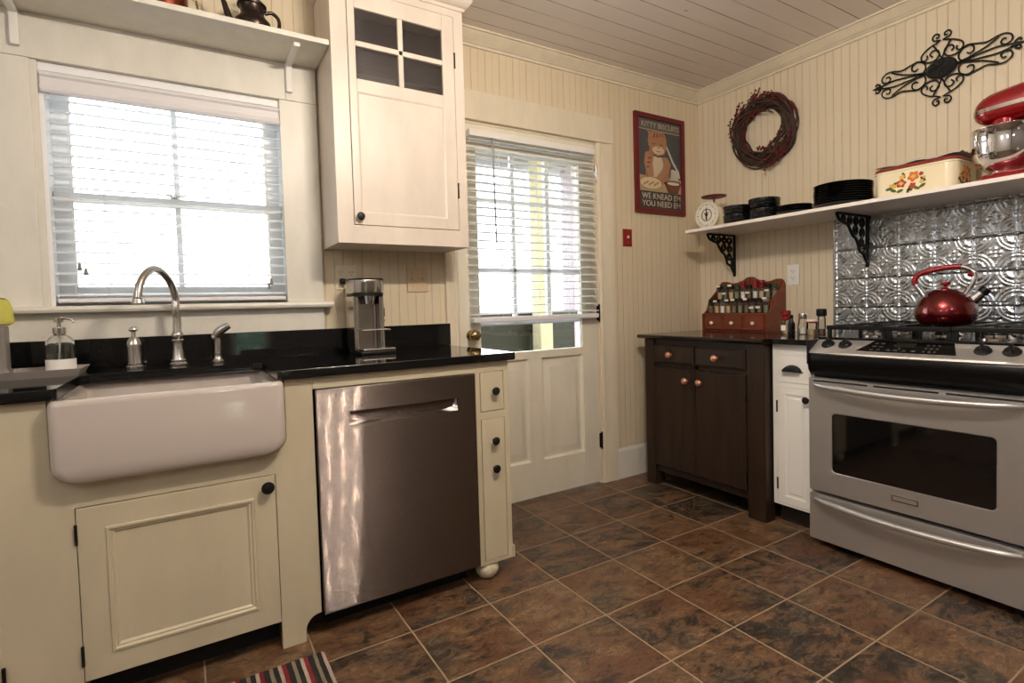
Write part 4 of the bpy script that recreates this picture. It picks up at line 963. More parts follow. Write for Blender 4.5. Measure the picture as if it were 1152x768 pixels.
# ------------------------------------------------------------------ long shelf on the east wall
SHT = 1.528
r = thing('wall_shelf', 'long white shelf on black scroll brackets along the stove wall', 'shelf', (-.2, -1.25, 1.51))
mbox(-.40, -.0005, -2.30, -.222, 1.510, SHT, bev=.002).build('board', M['shelfwhite'], r)
def spiral(cx_, cz_, r0, r1, a0, a1, n=26): return [(cx_ + (r0 + (r1 - r0) * i / n) * cos(radians(a0 + (a1 - a0) * i / n)), cz_ + (r0 + (r1 - r0) * i / n) * sin(radians(a0 + (a1 - a0) * i / n))) for i in range(n + 1)]
for by_ in (-.283, -1.09):
    w = MB(); tk = .009
    X = lambda a: -.004 - a
    w.box(X(0), X(.009), by_ - tk, by_ + tk, 1.262, 1.510, .002).box(X(0), X(.30 if by_ < -1 else .262), by_ - tk, by_ + tk, 1.499, 1.510, .002)
    W_ = .30 if by_ < -1 else .262
    edge = catmull([(W_, 1.500), (W_ * .93, 1.475), (W_ * .80, 1.462), (W_ * .66, 1.452), (W_ * .58, 1.425), (W_ * .50, 1.400), (W_ * .40, 1.385), (W_ * .33, 1.355), (W_ * .28, 1.325), (W_ * .16, 1.310), (W_ * .09, 1.285), (0.004, 1.262)], 5)
    w.tube([(X(a_), by_, z) for a_, z in edge], .0075, 8)
    for (a_, z, rr, s_) in ((W_ * .80, 1.480, .017, 0), (W_ * .60, 1.475, .020, 120), (W_ * .40, 1.475, .020, 40), (W_ * .2, 1.470, .022, 200), (W_ * .42, 1.428, .022, 80), (W_ * .2, 1.418, .022, 300), (W_ * .22, 1.368, .020, 10), (W_ * .09, 1.345, .013, 90), (W_ * .12, 1.318, .011, 0)):
        w.tube([(X(p), by_, q) for p, q in spiral(a_, z, rr, rr * .3, s_, s_ + 500)], .0052, 6)
        w.tube([(X(p), by_, q) for p, q in arc(a_, z, rr + .002, 0, 360, 16)], .0035, 6)
    w.ball((X(.006), by_, 1.256), .010, (1, 1, 1.4)); w.build('bracket', M['iron'], r)

# scale
r = thing('kitchen_scale', 'old dial kitchen scale with red top plate at the end of the long shelf', 'scale', world=False)
w = MB(); P0 = rrect(-.055, .055, -.05, .05, .015, 4); P1 = rrect(-.035, .035, -.035, .035, .015, 4)
w.rings([[(x, y, 0) for x, y in P0], [(x, y, .02) for x, y in P0], [(x, y, .15) for x, y in P1], [(x, y, .165) for x, y in rrect(-.02, .02, -.02, .02, .01, 4)]]); w.build('housing', M['enamel_cream'], r)
dc = (-.060, 0, .098)
w = MB().lathe([(.080, -.012), (.086, 0), (.087, .014), (.082, .018), (.078, .014), (0, .014)], dc, 40, '-x'); dl = w.build('dial_case', mat('aged_cream_dial', lin(222, 214, 196), .35), r)
f_ = MB().lathe([(.077, .013), (.077, .0146), (0, .0147)], dc, 40, '-x').build('dial_face', mat('dial_paper', lin(232, 228, 216), .5), dl)
w = MB(); XX = dc[0] - .0150
for k in range(40):
    a_ = 2 * pi * k / 40; ln = .012 if k % 5 == 0 else .007
    w.tube([(XX, .070 * cos(a_), dc[2] + .070 * sin(a_)), (XX, (.070 - ln) * cos(a_), dc[2] + (.070 - ln) * sin(a_))], .0012 if k % 5 else .002, 5)
w.tube([(XX, .036 * cos(2 * pi * k / 32), dc[2] + .036 * sin(2 * pi * k / 32)) for k in range(32)], .0025, 6, True)
w.build('dial_marks', M['black_matt'], dl)
w = MB(); w.tube([(XX - .002, 0, dc[2] - .030), (XX - .002, .0, dc[2] + .045)], [.005, .002], 8).ball((XX - .002, 0, dc[2]), .008).tube([(XX - .002, -.016, dc[2] + .010), (XX - .002, .016, dc[2] + .010)], .003, 6).build('needle', M['black_matt'], dl)
MB().lathe([(.006, .16), (.006, .212), (.02, .214)], (0, 0, 0), 14).build('stem', M['redframe'], r)
MB().lathe([(.0, .212), (.060, .212), (.076, .216), (.078, .221), (.074, .222), (.06, .218), (0, .218)], (0, 0, 0), 36).build('platform', M['redframe'], r)
place(r, (-.175, -.262, SHT), radians(2))

# black stoneware
def bowl_mb(rad, h): return MB().lathe([(rad * .55, 0), (rad * .60, .002), (rad * .86, .010), (rad * .97, .020), (rad * .985, h * .55), (rad * .955, h * .6), (rad * .985, h * .68), (rad, h - .002), (rad * .985, h), (rad * .96, h - .002), (rad * .93, .020), (rad * .8, .010), (0, .008)], (0, 0, 0), 40)
def plate_mb(rad, h): return MB().lathe([(rad * .58, 0), (rad * .62, .002), (rad * .66, .004), (rad * .9, h * .75), (rad * .99, h - .003), (rad, h - .001), (rad * .985, h), (rad * .90, h * .85), (rad * .66, .007), (0, .006)], (0, 0, 0), 48)
def stack(name, mb, n, x, y, step, cat, grp, lab):
    o = mb.build(name, M['black_dish'])
    for i in range(n):
        q = o if i == 0 else o.copy()
        if i: COL.objects.link(q)
        q.location = (x + random.uniform(-.0015, .0015), y + random.uniform(-.0015, .0015), SHT + i * step); q.rotation_euler.z = i * .7
        pos = 'bottom' if i == 0 else 'top' if i == n - 1 else ORD[i] + ' from bottom'
        tag(q, lab % pos, cat, grp)
stack('bowl', bowl_mb(.082, .058), 2, -.27, -.503, .0505, 'bowl', 'black bowls in the left stack', 'black ribbed bowl, %s of the stack nearest the dial scale')
stack('bowl', bowl_mb(.084, .064), 2, -.27, -.676, .0565, 'bowl', 'black bowls in the right stack', 'black ribbed bowl, %s of the taller stack beside the small plates')
stack('small_plate', plate_mb(.089, .020), 4, -.285, -.861, .010, 'plate', 'black side plates on the long shelf', 'small black plate, %s of the low stack between bowls and big plates')
stack('dinner_plate', plate_mb(.131, .024), 10, -.24, -1.085, .0105, 'plate', 'black dinner plates on the long shelf', 'large black dinner plate, %s of the stack left of the bread box')

# bread box
r = thing('bread_box', 'cream enamel bread box with orange flowers and rust red lid edge', 'bread box', (-.18, -1.40, SHT))
BX0, BX1, BY0, BY1 = -.300, -.055, -1.575, -1.250
def ring(i, z, rr=.045): return [(x, y, z) for x, y in rrect(BX0 + i, BX1 - i, BY0 + i, BY1 - i, rr, 7)]
MB().rings([ring(.006, SHT), ring(.001, SHT + .005), ring(0, SHT + .118), ring(.003, SHT + .122)]).build('body', M['enamel_cream'], r, 50)
MB().rings([ring(.001, SHT + .1185), ring(-.003, SHT + .120), ring(-.003, SHT + .126), ring(.0, SHT + .1285)]).build('rim_band', M['enamel_cream'], r, 50)
MB().rings([ring(-.001, SHT + .128), ring(-.003, SHT + .130), ring(-.002, SHT + .139), ring(.004, SHT + .144), ring(.03, SHT + .147), ring(.06, SHT + .148)]).build('lid', M['rust_red'], r, 50)
def flowers(mp, k):
    rnd = random.Random(k)
    def disc(u, v, ru, rv, m, nm, lift, rot=0, n=12, lobes=0):
        pts0 = []
        for q in range(n * 2):
            a_ = pi * q / n; rr = 1 + (.16 * cos(lobes * a_) if lobes else 0); x, z = ru * rr * cos(a_), rv * rr * sin(a_); pts0.append((u + x * cos(rot) - z * sin(rot), v + x * sin(rot) + z * cos(rot)))
        MB().rings([[mp(p, q, -.0005) for p, q in pts0], [mp(p, q, lift) for p, q in pts0]]).build(nm, m, fl, 0)
    for u, v, ro in ((-.035, -.036, .3), (-.062, -.030, -.5), (.03, -.034, -.4), (.052, -.028, .5), (-.002, -.040, 1.2), (-.058, -.005, .8), (.055, .0, -.8), (-.02, .03, 1.9), (.01, -.03, 1.5), (-.08, -.02, .2)): disc(u, v, .014, .0065, M['leaf'], 'leaf', .0006, ro)
    for u, v, rr, m in ((-.03, -.004, .019, 'petal3'), (.018, .018, .022, 'petal'), (.014, -.022, .014, 'petal3'), (-.026, .024, .011, 'petal2'), (.048, .024, .009, 'petal3'), (-.058, -.012, .010, 'petal2'), (-.072, -.006, .007, 'petal2'), (.05, -.010, .009, 'petal2'), (.06, .008, .006, 'petal2')): disc(u, v, rr, rr * .9, M[m], 'petal', .0008, rnd.random(), 16, 5)
    for u, v in ((-.03, -.004), (.018, .018)): disc(u, v, .010, .008, M['petal2'], 'petal', .0011, 0, 12, 4)
fl = MB().rings([[(BX0 - .0002, -1.40 + a_, SHT + .03 + b_) for a_, b_ in rrect(-.004, .004, -.004, .004, .002, 2)], [(BX0 - .0006, -1.40 + a_, SHT + .03 + b_) for a_, b_ in rrect(-.004, .004, -.004, .004, .002, 2)]]).build('floral_motif', M['leaf'], r, 0)
flowers(lambda u, v, w_: (BX0 - w_, -1.40 - u, SHT + .066 + v), 1)
fl = MB().rings([[(-.19 + a_, BY0 - .0002, SHT + .03 + b_) for a_, b_ in rrect(-.004, .004, -.004, .004, .002, 2)], [(-.19 + a_, BY0 - .0006, SHT + .03 + b_) for a_, b_ in rrect(-.004, .004, -.004, .004, .002, 2)]]).build('floral_motif', M['leaf'], r, 0)
flowers(lambda u, v, w_: (-.205 + u * .8, BY0 - w_, SHT + .066 + v), 2)
m_ = pane_glass('crumpled_clear_wrap', (.95, .95, .93, 1), 1.6); t = NT(m_); df = t.n.new('ShaderNodeBsdfDiffuse'); df.inputs[0].default_value = (.85, .84, .8, 1); mm = t.n.new('ShaderNodeMixShader'); mm.inputs[0].default_value = .62
t.l.new(t.out.inputs[0].links[0].from_socket, mm.inputs[1]); t.l.new(df.outputs[0], mm.inputs[2]); t.l.new(mm.outputs[0], t.out.inputs[0])
w = MB(); nn = 14; rnd = random.Random(3); bm = w.bm
gr = [[bm.verts.new((BX0 + .02 + (BX1 - BX0 - .03) * i / nn, BY1 - .0 + (BY0 - BY1) * j / nn * 1.02, SHT + .152 + (.012 * rnd.random() if 0 < i < nn else 0) + .004 * sin(j * 1.1))) for j in range(nn + 1)] for i in range(nn + 1)]
for i in range(nn):
    for j in range(nn): bm.faces.new((gr[i][j], gr[i + 1][j], gr[i + 1][j + 1], gr[i][j + 1]))
tag(w.build('plastic_bag', m_, None, 20, loc=(-.18, -1.41, SHT + .156)), 'crumpled clear plastic bag lying on the bread box lid', 'bag')

# stand mixer
mx, my = -.225, -1.80
r = thing('stand_mixer', 'shiny red stand mixer with steel bowl at the right end of the shelf', 'mixer', (mx, my, SHT))
w = MB(); secs = []
P = rrect(-.115, .115, -.175, .200, .10, 8)
w.rings([[(mx + x, my - .02 + y, SHT + .0) for x, y in P], [(mx + x, my - .02 + y, SHT + .014) for x, y in P], [(mx + x * .92, my - .02 + y * .95, SHT + .030) for x, y in P], [(mx + x * .55, my - .02 + y * .62, SHT + .040) for x, y in P]]); w.build('base', M['red_gloss'], r, 60)
w = MB(); w.rings([[(mx + x, my - .125 + y * k2, SHT + z) for x, y in rrect(-hw, hw, -.055, .055, .04, 6)] for z, hw, k2 in ((.02, .062, 1.2), (.10, .046, .95), (.18, .046, 1), (.235, .058, 1.25))]); w.build('column', M['red_gloss'], r, 60)
# head: lofted along y
secs = []; H0 = SHT + .292
for q in [0, .005, .015, .03, .06, .10, .15, .2, .26, .45, .6, .75, .88, .96, 1]:
    y = my + .185 - .375 * q
    e = max(.03, (1 - (1 - min(1, q / .26)) ** 2.6) ** (1 / 2.6)) if q < .26 else (1 if q < .75 else sqrt(max(.0, 1 - ((q - .75) / .25) ** 2)) + .02)
    hw, hh = .068 * e, (.066 + .014 * min(1, q / .5)) * e
    secs.append([(mx + hw * (abs(cos(a_)) ** .75) * (1 if cos(a_) > 0 else -1), y, H0 + .02 * q + hh * (abs(sin(a_)) ** .85) * (1 if sin(a_) > 0 else -.85)) for a_ in [2 * pi * k / 32 for k in range(32)]])
hd = MB().rings(secs).build('head', M['red_gloss'], r, 60)
secs = []
for q in [.0, .005, .015, .03, .06, .10, .15, .2, .26, .45, .6, .75]:
    y = my + .187 - .375 * q; e = max(.03, (1 - (1 - min(1, q / .26)) ** 2.6) ** (1 / 2.6)); hw = .0692 * e + .0012
    secs.append([(mx - hw, y, H0 + .012 * q - .008), (mx - hw, y, H0 + .012 * q + .008), (mx + hw, y, H0 + .012 * q + .008), (mx + hw, y, H0 + .012 * q - .008)])
MB().rings(secs).build('trim_band', M['steel'], hd, 60)
ry = my - .018
MB().tube([(mx + .0715 * (abs(cos(a_)) ** .75) * (1 if cos(a_) > 0 else -1), ry, H0 + .011 + .079 * (abs(sin(a_)) ** .85) * (1 if sin(a_) > 0 else -.85)) for a_ in [2 * pi * k / 40 for k in range(40)]], .0035, 6, True).build('strap', M['black_matt'], hd)
MB().lathe([(.050, -.065), (.053, -.02), (.052, .0)], (mx, my + .085, H0 - .022), 28).build('beater_hub', M['red_gloss'], hd)
by_ = my + .085
bw = MB().lathe([(.050, 0), (.052, .010), (.074, .020), (.097, .044), (.107, .078), (.110, .125), (.111, .172), (.114, .174), (.114, .177), (.108, .176), (.106, .125), (.103, .080), (.093, .048), (.06, .024), (0, .022)], (mx, by_, SHT + .040), 44).build('bowl', M['chrome'], r, 60)
hdv = Vector((-.82, .35, 0)).normalized(); q_ = lambda s_, h: tuple(Vector((mx, by_, SHT + .04 + h)) + hdv * s_)
MB().tube(catmull([q_(.100, .160), q_(.130, .160), q_(.142, .14), q_(.138, .10), q_(.125, .072), q_(.094, .075)], 6), .007, 10).build('handle', M['chrome'], bw, 60)

# ------------------------------------------------------------------ wreath
wy, wz = -.512, 2.107
r = thing('berry_wreath', 'round vine wreath with dark red berries on the stove wall', 'wreath', (-.03, wy, wz))
rnd = random.Random(5); w = MB()
for k in range(70):
    R_ = rnd.uniform(.135, .205); ph = rnd.uniform(0, 2 * pi); a0 = rnd.uniform(0, 2 * pi); span = rnd.uniform(1.6, 3.6); pts = []; wob = rnd.uniform(.010, .026)
    cx0 = -.012 - rnd.uniform(.0, .045)
    for i in range(22):
        a_ = a0 + span * i / 21; rr = R_ + wob * sin(3 * a_ + ph); pts.append((max(-.075, min(-.008, cx0 + .014 * cos(4 * a_ + ph))), wy + rr * cos(a_), wz + rr * sin(a_)))
    w.tube(pts, rnd.uniform(.003, .0065), 6)
tw = w.build('vine_ring', M['twig'], r, 60, kind='stuff')
w = MB(); w2 = MB()
for k in range(26):
    a0 = rnd.uniform(0, 2 * pi); rb = rnd.choice([.125, .215, .21, .17, .19, .135]); out_ = 1 if rb > .16 else -1; L_ = rnd.uniform(.05, .11); pts = []
    for i in range(8):
        q = i / 7; a_ = a0 + L_ / rb * q; rr = rb + out_ * .028 * q * rnd.uniform(.6, 1.0); pts.append((-.05 - .015 * q, wy + rr * cos(a_), wz + rr * sin(a_)))
    w2.tube(pts, .0018, 5)
    for p in pts:
        for j in range(2): bmesh.ops.create_icosphere(w.bm, subdivisions=1, radius=rnd.uniform(.0045, .007), matrix=Matrix.Translation((p[0] + rnd.uniform(-.008, .006), p[1] + rnd.uniform(-.009, .009), p[2] + rnd.uniform(-.009, .009))))
w.build('berry_spray', M['berry'], r, 60, kind='stuff'); w2.build('berry_stem', M['twig'], r, 60, kind='stuff')

# ------------------------------------------------------------------ wrought iron scroll
sy, sz = -1.418, 2.140
r = thing('iron_wall_scroll', 'black wrought iron scroll ornament with oval centre on the stove wall', 'wall ornament', (-.015, sy, sz))
MB().lathe([(.0, 0), (.052, 0), (.056, .004), (.052, .008), (.048, .006), (.03, .007), (0, .008)], (-.014, sy, sz), 40, '-x', scale=(1.12, .80)).build('oval_plate', M['iron'], r)
w = MB()
for i in range(7):
    a_ = i * pi / 7; w.tube([(-.0215, sy + .05 * cos(a_), sz + .034 * sin(a_)), (-.0225, sy, sz), (-.0215, sy - .05 * cos(a_), sz - .034 * sin(a_))], .0025, 5)
w.build('leaf_relief', M['iron'], r)
def sc(*pl): return catmull([(u, v, 0) for u, v in pl], 6)
half = []
# long outer C scroll: curl near the oval, sweep out, curl at the tip
half.append(sc((.094, .034), (.104, .026), (.118, .034), (.116, .054), (.096, .064), (.072, .052), (.063, .028), (.074, .006), (.106, .002)))
half.append(sc((.072, .052), (.096, .066), (.130, .058), (.165, .050), (.200, .060), (.228, .060), (.247, .045), (.247, .024), (.228, .014), (.212, .024), (.218, .040), (.230, .038)))
half.append(sc((.055, .002), (.10, .010), (.16, .030), (.205, .055)))
half.append(sc((.060, .001), (.14, .010), (.20, .014), (.250, .006)))
# vertical scrolls
half.append(sc((.036, .066), (.046, .078), (.036, .092), (.016, .088), (.010, .066), (.026, .046), (.056, .046), (.078, .062), (.078, .088), (.052, .110), (.022, .122), (.004, .130)))
half.append(sc((.078, .064), (.068, .058), (.056, .066), (.058, .080)))
half.append(sc((.001, .046), (.010, .070), (.022, .096), (.034, .116)))
half.append(sc((.006, .128), (.014, .132), (.030, .136), (.036, .150), (.026, .163), (.012, .158), (.012, .146), (.022, .146)))
for nm, su, sv in (('scroll', 1, 1), ('scroll', -1, 1), ('scroll', 1, -1), ('scroll', -1, -1)):
    w = MB()
    for pl in half: w.tube([(-.013, sy - su * u * 1.02, sz + sv * v) for u, v, _ in pl], .0034, 6)
    w.build(nm, M['iron'], r, 60)
for su in (1, -1):
    w = MB()
    w.prism([(sy - su * u, sz + v) for u, v in ((.250, -.004), (.262, -.010), (.276, -.006), (.298, 0), (.276, .006), (.262, .010), (.255, .004))], 'yz', -.018, -.008)
    for sv in (1, -1): w.tube([(-.013, sy - su * u, sz + sv * v) for u, v in ((.258, .004), (.266, .016), (.276, .022), (.283, .018), (.280, .012))], .0042, 6)
    w.build('fleur_tip', M['iron'], r)

# ------------------------------------------------------------------ spice rack + jars
r = thing('spice_rack', 'red wooden spice rack with three small drawers in the corner', 'spice rack', (-.11, -.40, .899))
K0, K1, KX, KZ = -.635, -.172, -.195, .899
w = MB(); top = catmull([(K1, 1.175, 0), (K1 - .015, 1.205, 0), (K1 - .05, 1.212, 0), (K1 - .11, 1.198, 0), (K1 - .17, 1.210, 0), (K1 - .212, 1.232, 0), (K1 - .226, 1.233, 0)], 5)
top = [(a_, b_) for a_, b_, _ in top]; mid = (K0 + K1) / 2
out = [(K1, KZ)] + top + [(mid + .004, 1.224), (mid + .004, 1.205), (mid - .004, 1.205), (mid - .004, 1.224)] + [(2 * mid - a_, b_) for a_, b_ in reversed(top)] + [(K0, KZ)]
w.prism(out, 'yz', -.020, -.008); w.build('backboard', M['rackwood'], r)
side = [(KX, KZ), (KX, 1.008), (KX + .02, 1.012), (KX + .045, 1.035), (KX + .058, 1.070), (KX + .068, 1.098), (KX + .10, 1.120), (-.05, 1.155), (-.04, 1.182), (-.020, 1.195), (-.020, KZ)]
for y in (K1 - .012, K0): MB().prism(side, 'xz', y, y + .012).build('side_panel', M['rackwood'], r)
w = MB(); w.box(KX + .002, -.02, K0 + .012, K1 - .012, 1.000, 1.010).box(-.095, -.02, K0 + .012, K1 - .012, 1.090, 1.098).box(-.100, -.093, K0 + .012, K1 - .012, 1.01, 1.098).box(KX + .01, -.02, K0 + .012, K1 - .012, KZ, KZ + .008)
w.build('tier', M['rackwood'], r)
dwid = (K1 - K0 - .024) / 3
for i in range(3):
    a_ = K0 + .012 + i * dwid
    d = MB().panel(E_(KX - .001), a_ + .008, a_ + dwid - .008, KZ + .010, .998, .03, [(.002, .002), (.004, .002)]).build('drawer', M['rackwood'], r)
    MB().lathe([(.0, 0), (.005, 0), (.005, .006), (.010, .011), (.0115, .016), (.008, .021), (0, .022)], (KX - .003, a_ + dwid / 2, .951), 20, '-x').build('knob', M['whiteknob'], d)
    if i: mbox(KX, KX + .02, a_ - .004, a_ + .004, KZ + .008, 1.0).build('divider', M['rackwood'], r)
grp = 'spice jars in the red wooden rack'
CAPS = {'black': M['black_matt'], 'green': M['green_cap'], 'red': M['red_plastic'], 'clear': M['greyplastic']}
DESC = {'spice_dark': 'dark brown', 'spice_tan': 'tan', 'spice_green': 'green', 'salt': 'white'}
def jar(x, y, z, cap, fill, lab_z, label, tall=.092, tallcap=False):
    q = thing('spice_jar', label, 'jar', (x, y, z), grp)
    MB().lathe([(.016, 0), (.0185, .002), (.0185, tall * .66), (.015, tall * .74), (.0135, tall * .78)], (x, y, z), 16).build('bottle', M['jarglass'], q)
    MB().lathe([(0, .002), (.0165, .002), (.0165, tall * .52), (0, tall * .521)], (x, y, z), 14).build('spice', M[fill], q)
    if tallcap: prof = [(.0155, tall * .76), (.0165, tall * .80), (.0165, tall * .96), (.012, tall * 1.0), (.012, tall * 1.06), (.0185, tall * 1.09), (.0185, tall * 1.28), (.016, tall * 1.30)]
    else: prof = [(.0165, tall * .76), (.017, tall * .78), (.017, tall * .98), (.0155, tall * 1.0)]
    MB().lathe(prof, (x, y, z), 18).build('cap', CAPS[cap], q)
    if lab_z is not None: mbox(x - .0200, x - .0186, y - .0145, y + .0145, z + lab_z, z + lab_z + .012, bev=.0004).build('paper_label', M['paper'], q)
front = [('black', 'spice_dark', None), ('black', 'spice_tan', .070), ('green', 'salt', None), ('black', 'spice_tan', .074), ('black', 'spice_dark', .076), ('black', 'spice_green', None), ('black', 'spice_dark', .078), ('black', 'spice_green', .026), ('black', 'spice_dark', .028), ('clear', 'spice_green', .080)]
back = [('black', 'spice_tan', .078), ('green', 'spice_dark', .030), ('black', 'spice_tan', .080), ('green', 'spice_green', None), ('red', 'salt', None), ('black', 'spice_dark', .030), ('red', 'salt', None), ('red', 'spice_tan', None), ('black', 'spice_green', .040), ('green', 'spice_green', None)]
sp_ = (K1 - K0 - .03) / 10
for row, lst, x, z in (('front', front, -.148, 1.0105), ('back', back, -.060, 1.0985)):
    for i, (cap, fill, lz) in enumerate(lst):
        y = K1 - .015 - sp_ * (i + .5)
        jar(x, y, z, cap, fill, lz, '%s capped jar of %s spice, %s from left in the rack\'s %s row' % (cap if cap != 'clear' else 'grey', DESC[fill], ORD[i], row), .088 if row == 'front' else .084, cap == 'red')

# bottles beside the rack
bz = .899
def bottle(name, label, cat, x, y, parts):
    q = thing(name, label, cat, (x, y, bz))
    for nm, prof, m in parts: MB().lathe(prof, (x, y, bz + .0005), 24).build(nm, m, q)
    return q
q = bottle('pepper_shaker', 'tall shaker with red double cap beside the spice rack', 'shaker', -.30, -.815, [('bottle', [(.020, 0), (.022, .003), (.022, .058), (.016, .070), (.014, .076)], M['jarglass']), ('filling', [(0, .003), (.0195, .003), (.0195, .030), (0, .031)], M['spice_tan']), ('cap', [(.016, .074), (.020, .078), (.020, .092), (.015, .095), (.015, .100), (.0255, .104), (.0255, .124), (.022, .127)], M['red_plastic'])])
mbox(-.3235, -.3222, -.829, -.801, bz + .02, bz + .05, bev=.0004).build('paper_label', M['paper'], q)
bottle('sauce_bottle', 'small black bottle standing in front of the red capped shaker', 'bottle', -.355, -.880, [('bottle', [(.016, 0), (.018, .003), (.018, .060), (.009, .076), (.008, .09)], M['black_gloss']), ('cap', [(.0095, .088), (.0095, .104), (.008, .105)], M['black_matt'])])
bottle('salt_shaker', 'glass salt shaker with grey metal lid beside the black bottle', 'shaker', -.27, -.892, [('bottle', [(.022, 0), (.025, .003), (.026, .040), (.022, .070), (.018, .084)], M['jarglass']), ('salt', [(0, .003), (.0225, .003), (.0235, .040), (0, .041)], M['salt']), ('lid', [(.0195, .082), (.0205, .086), (.0205, .104), (.017, .112), (.0, .114)], M['steel'])])
q = bottle('spice_tub', 'short clear tub with white and red lid beside the salt shaker', 'jar', -.325, -.972, [('tub', [(.022, 0), (.024, .003), (.025, .058), (.025, .062)], M['jarglass']), ('filling', [(0, .003), (.0215, .003), (.022, .030), (0, .031)], M['spice_tan']), ('lid', [(.0262, .062), (.0272, .064), (.0272, .070), (.026, .071)], M['red_plastic']), ('lid_top', [(.0262, .0705), (.0272, .072), (.0268, .078), (.024, .081), (0, .081)], M['plastic_white'])])
bottle('pepper_grinder', 'slim glass grinder with tall black cap nearest the stove', 'grinder', -.245, -.978, [('bottle', [(.017, 0), (.0195, .003), (.0195, .080), (.017, .088), (.0165, .096)], M['jarglass']), ('peppercorns', [(0, .003), (.0175, .003), (.0175, .028), (0, .029)], M['spice_dark']), ('cap', [(.0185, .094), (.024, .098), (.025, .104), (.025, .128), (.0215, .133), (0, .134)], M['black_matt'])])

# ------------------------------------------------------------------ rug
w = MB(); P = rrect(-3.36, -2.712, -1.45, -.742, .012, 3)
w.rings([[(x, y, .0) for x, y in P], [(x, y, .007) for x, y in P], [(x * 1.0, y + (.003 if y < -1.1 else -.003), .010) for x, y in P]])
tag(w.build('rag_rug', M['rug'], None), 'striped red black and cream rag rug on the floor before the sink', 'rug')

# ------------------------------------------------------------------ outside
def noise_mat(name, a, b, sc_):
    m = mat(name, a, .9); t = NT(m); t.put(t.bsdf.inputs['Base Color'], t.mix(t.maprange(t.noise(t.obj(), sc_, 6, .7), .35, .65, 0, 1), a, b)); return m
struct('ground', mbox(-14, 8, .2, 16, -.6, -.5), noise_mat('outside_lawn', lin(34, 38, 22), lin(58, 60, 36), 5))
struct('garden_ground', mbox(-14, 8, -16, -4.9, -.3, -.25), noise_mat('garden_lawn', lin(70, 100, 50), lin(110, 140, 80), 5))
r = thing('porch', 'dark porch deck with a pale post seen through the door glass', 'porch', (-1.0, 1.1, -.5))
mbox(-2.4, .9, .2, 1.9, -.2, -.1).build('deck', wood('weathered_deck', lin(50, 46, 32), lin(66, 60, 42), .7, 'x'), r)
w = MB(); w.box(-.28, -.14, 1.58, 1.72, -.5, 2.45, .01); w.build('post', mat('faded_post_paint', lin(176, 168, 134), .8), r)
w = MB(); w.box(.24, .42, 1.75, 1.93, -.5, 2.47, .01); w.build('corner_post', mat('mauve_grey_paint', lin(170, 158, 166), .7), r)
mbox(-2.4, 2.2, .145, 2.0, 2.52, 2.58).build('roof', M['plastic_cream'], r)
mbox(-2.4, 2.2, 1.84, 1.98, 2.42, 2.52).build('beam', M['greyplastic'], r)
w = MB(); w.box(-2.4, 2.2, 1.76, 1.84, -.2, 1.0).box(-2.4, 2.2, 1.73, 1.87, 1.0, 1.04)
w.build('half_wall', wood('dark_olive_boards', lin(34, 34, 20), lin(50, 49, 31), .8, 'x'), r)
def bush(name, label, c, R_, n, m):
    rnd = random.Random(n); bm = bmesh.new()
    for k in range(n):
        v = Vector((rnd.gauss(0, 1), rnd.gauss(0, 1), rnd.gauss(0, 1))).normalized() * R_ * rnd.uniform(.55, 1); p = Vector(c) + Vector((v.x, v.y, v.z * .8))
        q = Matrix.Translation(p) @ Matrix.Rotation(rnd.uniform(0, 6.3), 4, 'Z') @ Matrix.Rotation(rnd.uniform(0, 3), 4, 'X'); s_ = rnd.uniform(.03, .07)
        bm.faces.new([bm.verts.new(q @ Vector(t_)) for t_ in ((0, 0, 0), (s_, s_ * .5, .01), (2 * s_, 0, 0), (s_, -s_ * .5, .01))])
    w = MB(); w.bm.free(); w.bm = bm
    r = thing(name, label, 'bush', (c[0], c[1], -.25)); w.build('foliage', m, r, 0, kind='stuff')
    MB().tube([(c[0], c[1], -.3), (c[0] + .03, c[1], c[2])], [.05, .03]).build('trunk', M['twig'], r)
bush('garden_bush', 'leafy green bush outside the low far window', (-2.3, YS - 1.3, .35), .8, 3000, mat('bush_leaf', lin(158, 190, 148), .7))

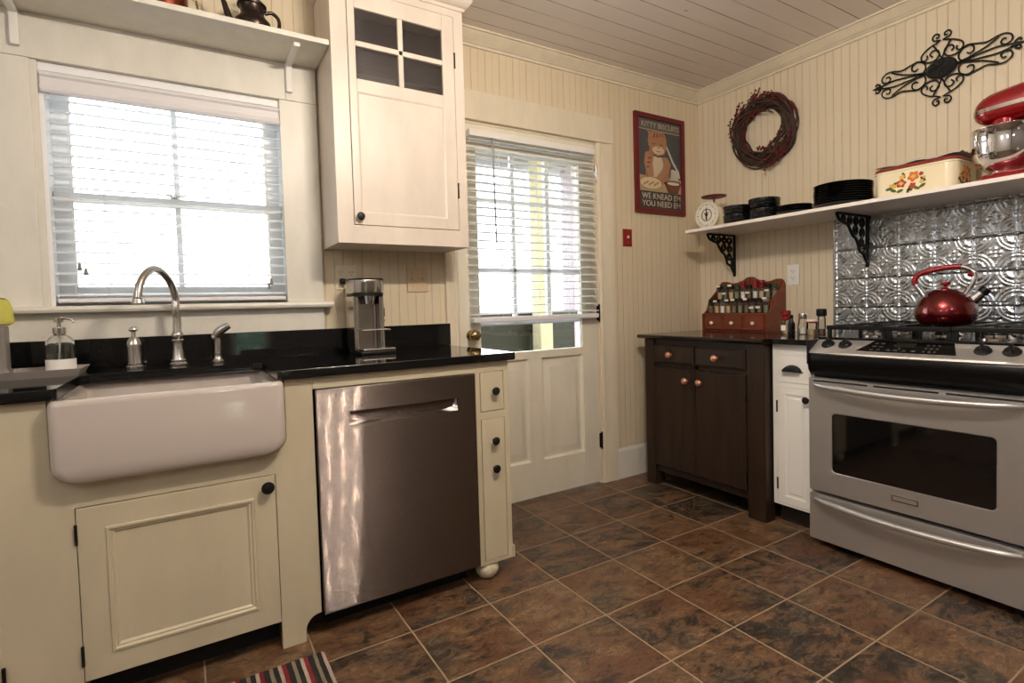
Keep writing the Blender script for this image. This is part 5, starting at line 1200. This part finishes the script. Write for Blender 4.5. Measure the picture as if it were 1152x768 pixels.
# ------------------------------------------------------------------ light
wd = bpy.data.worlds.new('overcast_sky'); SC.world = wd; wd.use_nodes = True
nt = wd.node_tree; bg = nt.nodes['Background']
tc = nt.nodes.new('ShaderNodeTexCoord'); sx = nt.nodes.new('ShaderNodeSeparateXYZ'); nt.links.new(tc.outputs['Generated'], sx.inputs[0])
rp = nt.nodes.new('ShaderNodeValToRGB'); nt.links.new(sx.outputs[2], rp.inputs[0])
e = rp.color_ramp.elements; e[0].position = .0; e[0].color = (.95, .97, 1, 1); e[1].position = .6; e[1].color = (.80, .90, 1, 1)
nt.links.new(rp.outputs[0], bg.inputs[0]); bg.inputs[1].default_value = 6.5

def point(name, loc, watts, col, rad):
    l = bpy.data.lights.new(name, 'POINT'); l.energy = watts; l.color = col; l.shadow_soft_size = rad
    o = bpy.data.objects.new(name, l); COL.objects.link(o); o.location = loc; return o
WARM = (1.0, .87, .73)
for i, (x, y) in enumerate(((-2.32, -1.80), (-2.235, -1.86), (-2.15, -1.78), (-2.06, -1.84))): point('ceiling_or_fill_lamp', (x, y, 2.24), 17, WARM, .014)
def area(name, loc, size, watts, col, rot):
    l = bpy.data.lights.new(name, 'AREA'); l.shape = 'DISK'; l.size = size; l.energy = watts; l.color = col
    o = bpy.data.objects.new(name, l); COL.objects.link(o); o.location = loc; o.rotation_euler = rot; return o
for x, y in ((-4.4, -3.2), (-2.6, -3.6), (-4.75, -1.9)): point('ceiling_or_fill_lamp', (x, y, 2.15), 10.5, (.98, .98, 1), .12)  # added fill lamps out of view, brightening the room, ceiling and steel

# ------------------------------------------------------------------ camera
cam = bpy.data.cameras.new('camera'); co = bpy.data.objects.new('camera', cam); COL.objects.link(co)
F_, PPX, PPY = 609.7529, 14.7841, -16.1918
yaw, pitch, roll = -.5641, -.0379, -.028
f = Vector((-sin(yaw) * cos(pitch), cos(yaw) * cos(pitch), sin(pitch))); rt = Vector((cos(yaw), sin(yaw), 0)); up = rt.cross(f)
R_ = rt * cos(roll) + up * sin(roll); U_ = -rt * sin(roll) + up * cos(roll)
mw = Matrix(((R_.x, U_.x, -f.x, -3.0477), (R_.y, U_.y, -f.y, -2.5301), (R_.z, U_.z, -f.z, 1.0871), (0, 0, 0, 1)))
co.matrix_world = mw
cam.sensor_fit = 'HORIZONTAL'; cam.sensor_width = 36; cam.lens = F_ / 1152 * 36
cam.shift_x = -PPX / 1152; cam.shift_y = PPY / 1152; cam.clip_start = .02
SC.camera = co
SC.view_settings.view_transform = 'Standard'; SC.view_settings.look = 'None'; SC.view_settings.gamma = 1
SC.view_settings.exposure = 0.29; SC.view_settings.use_curve_mapping = False
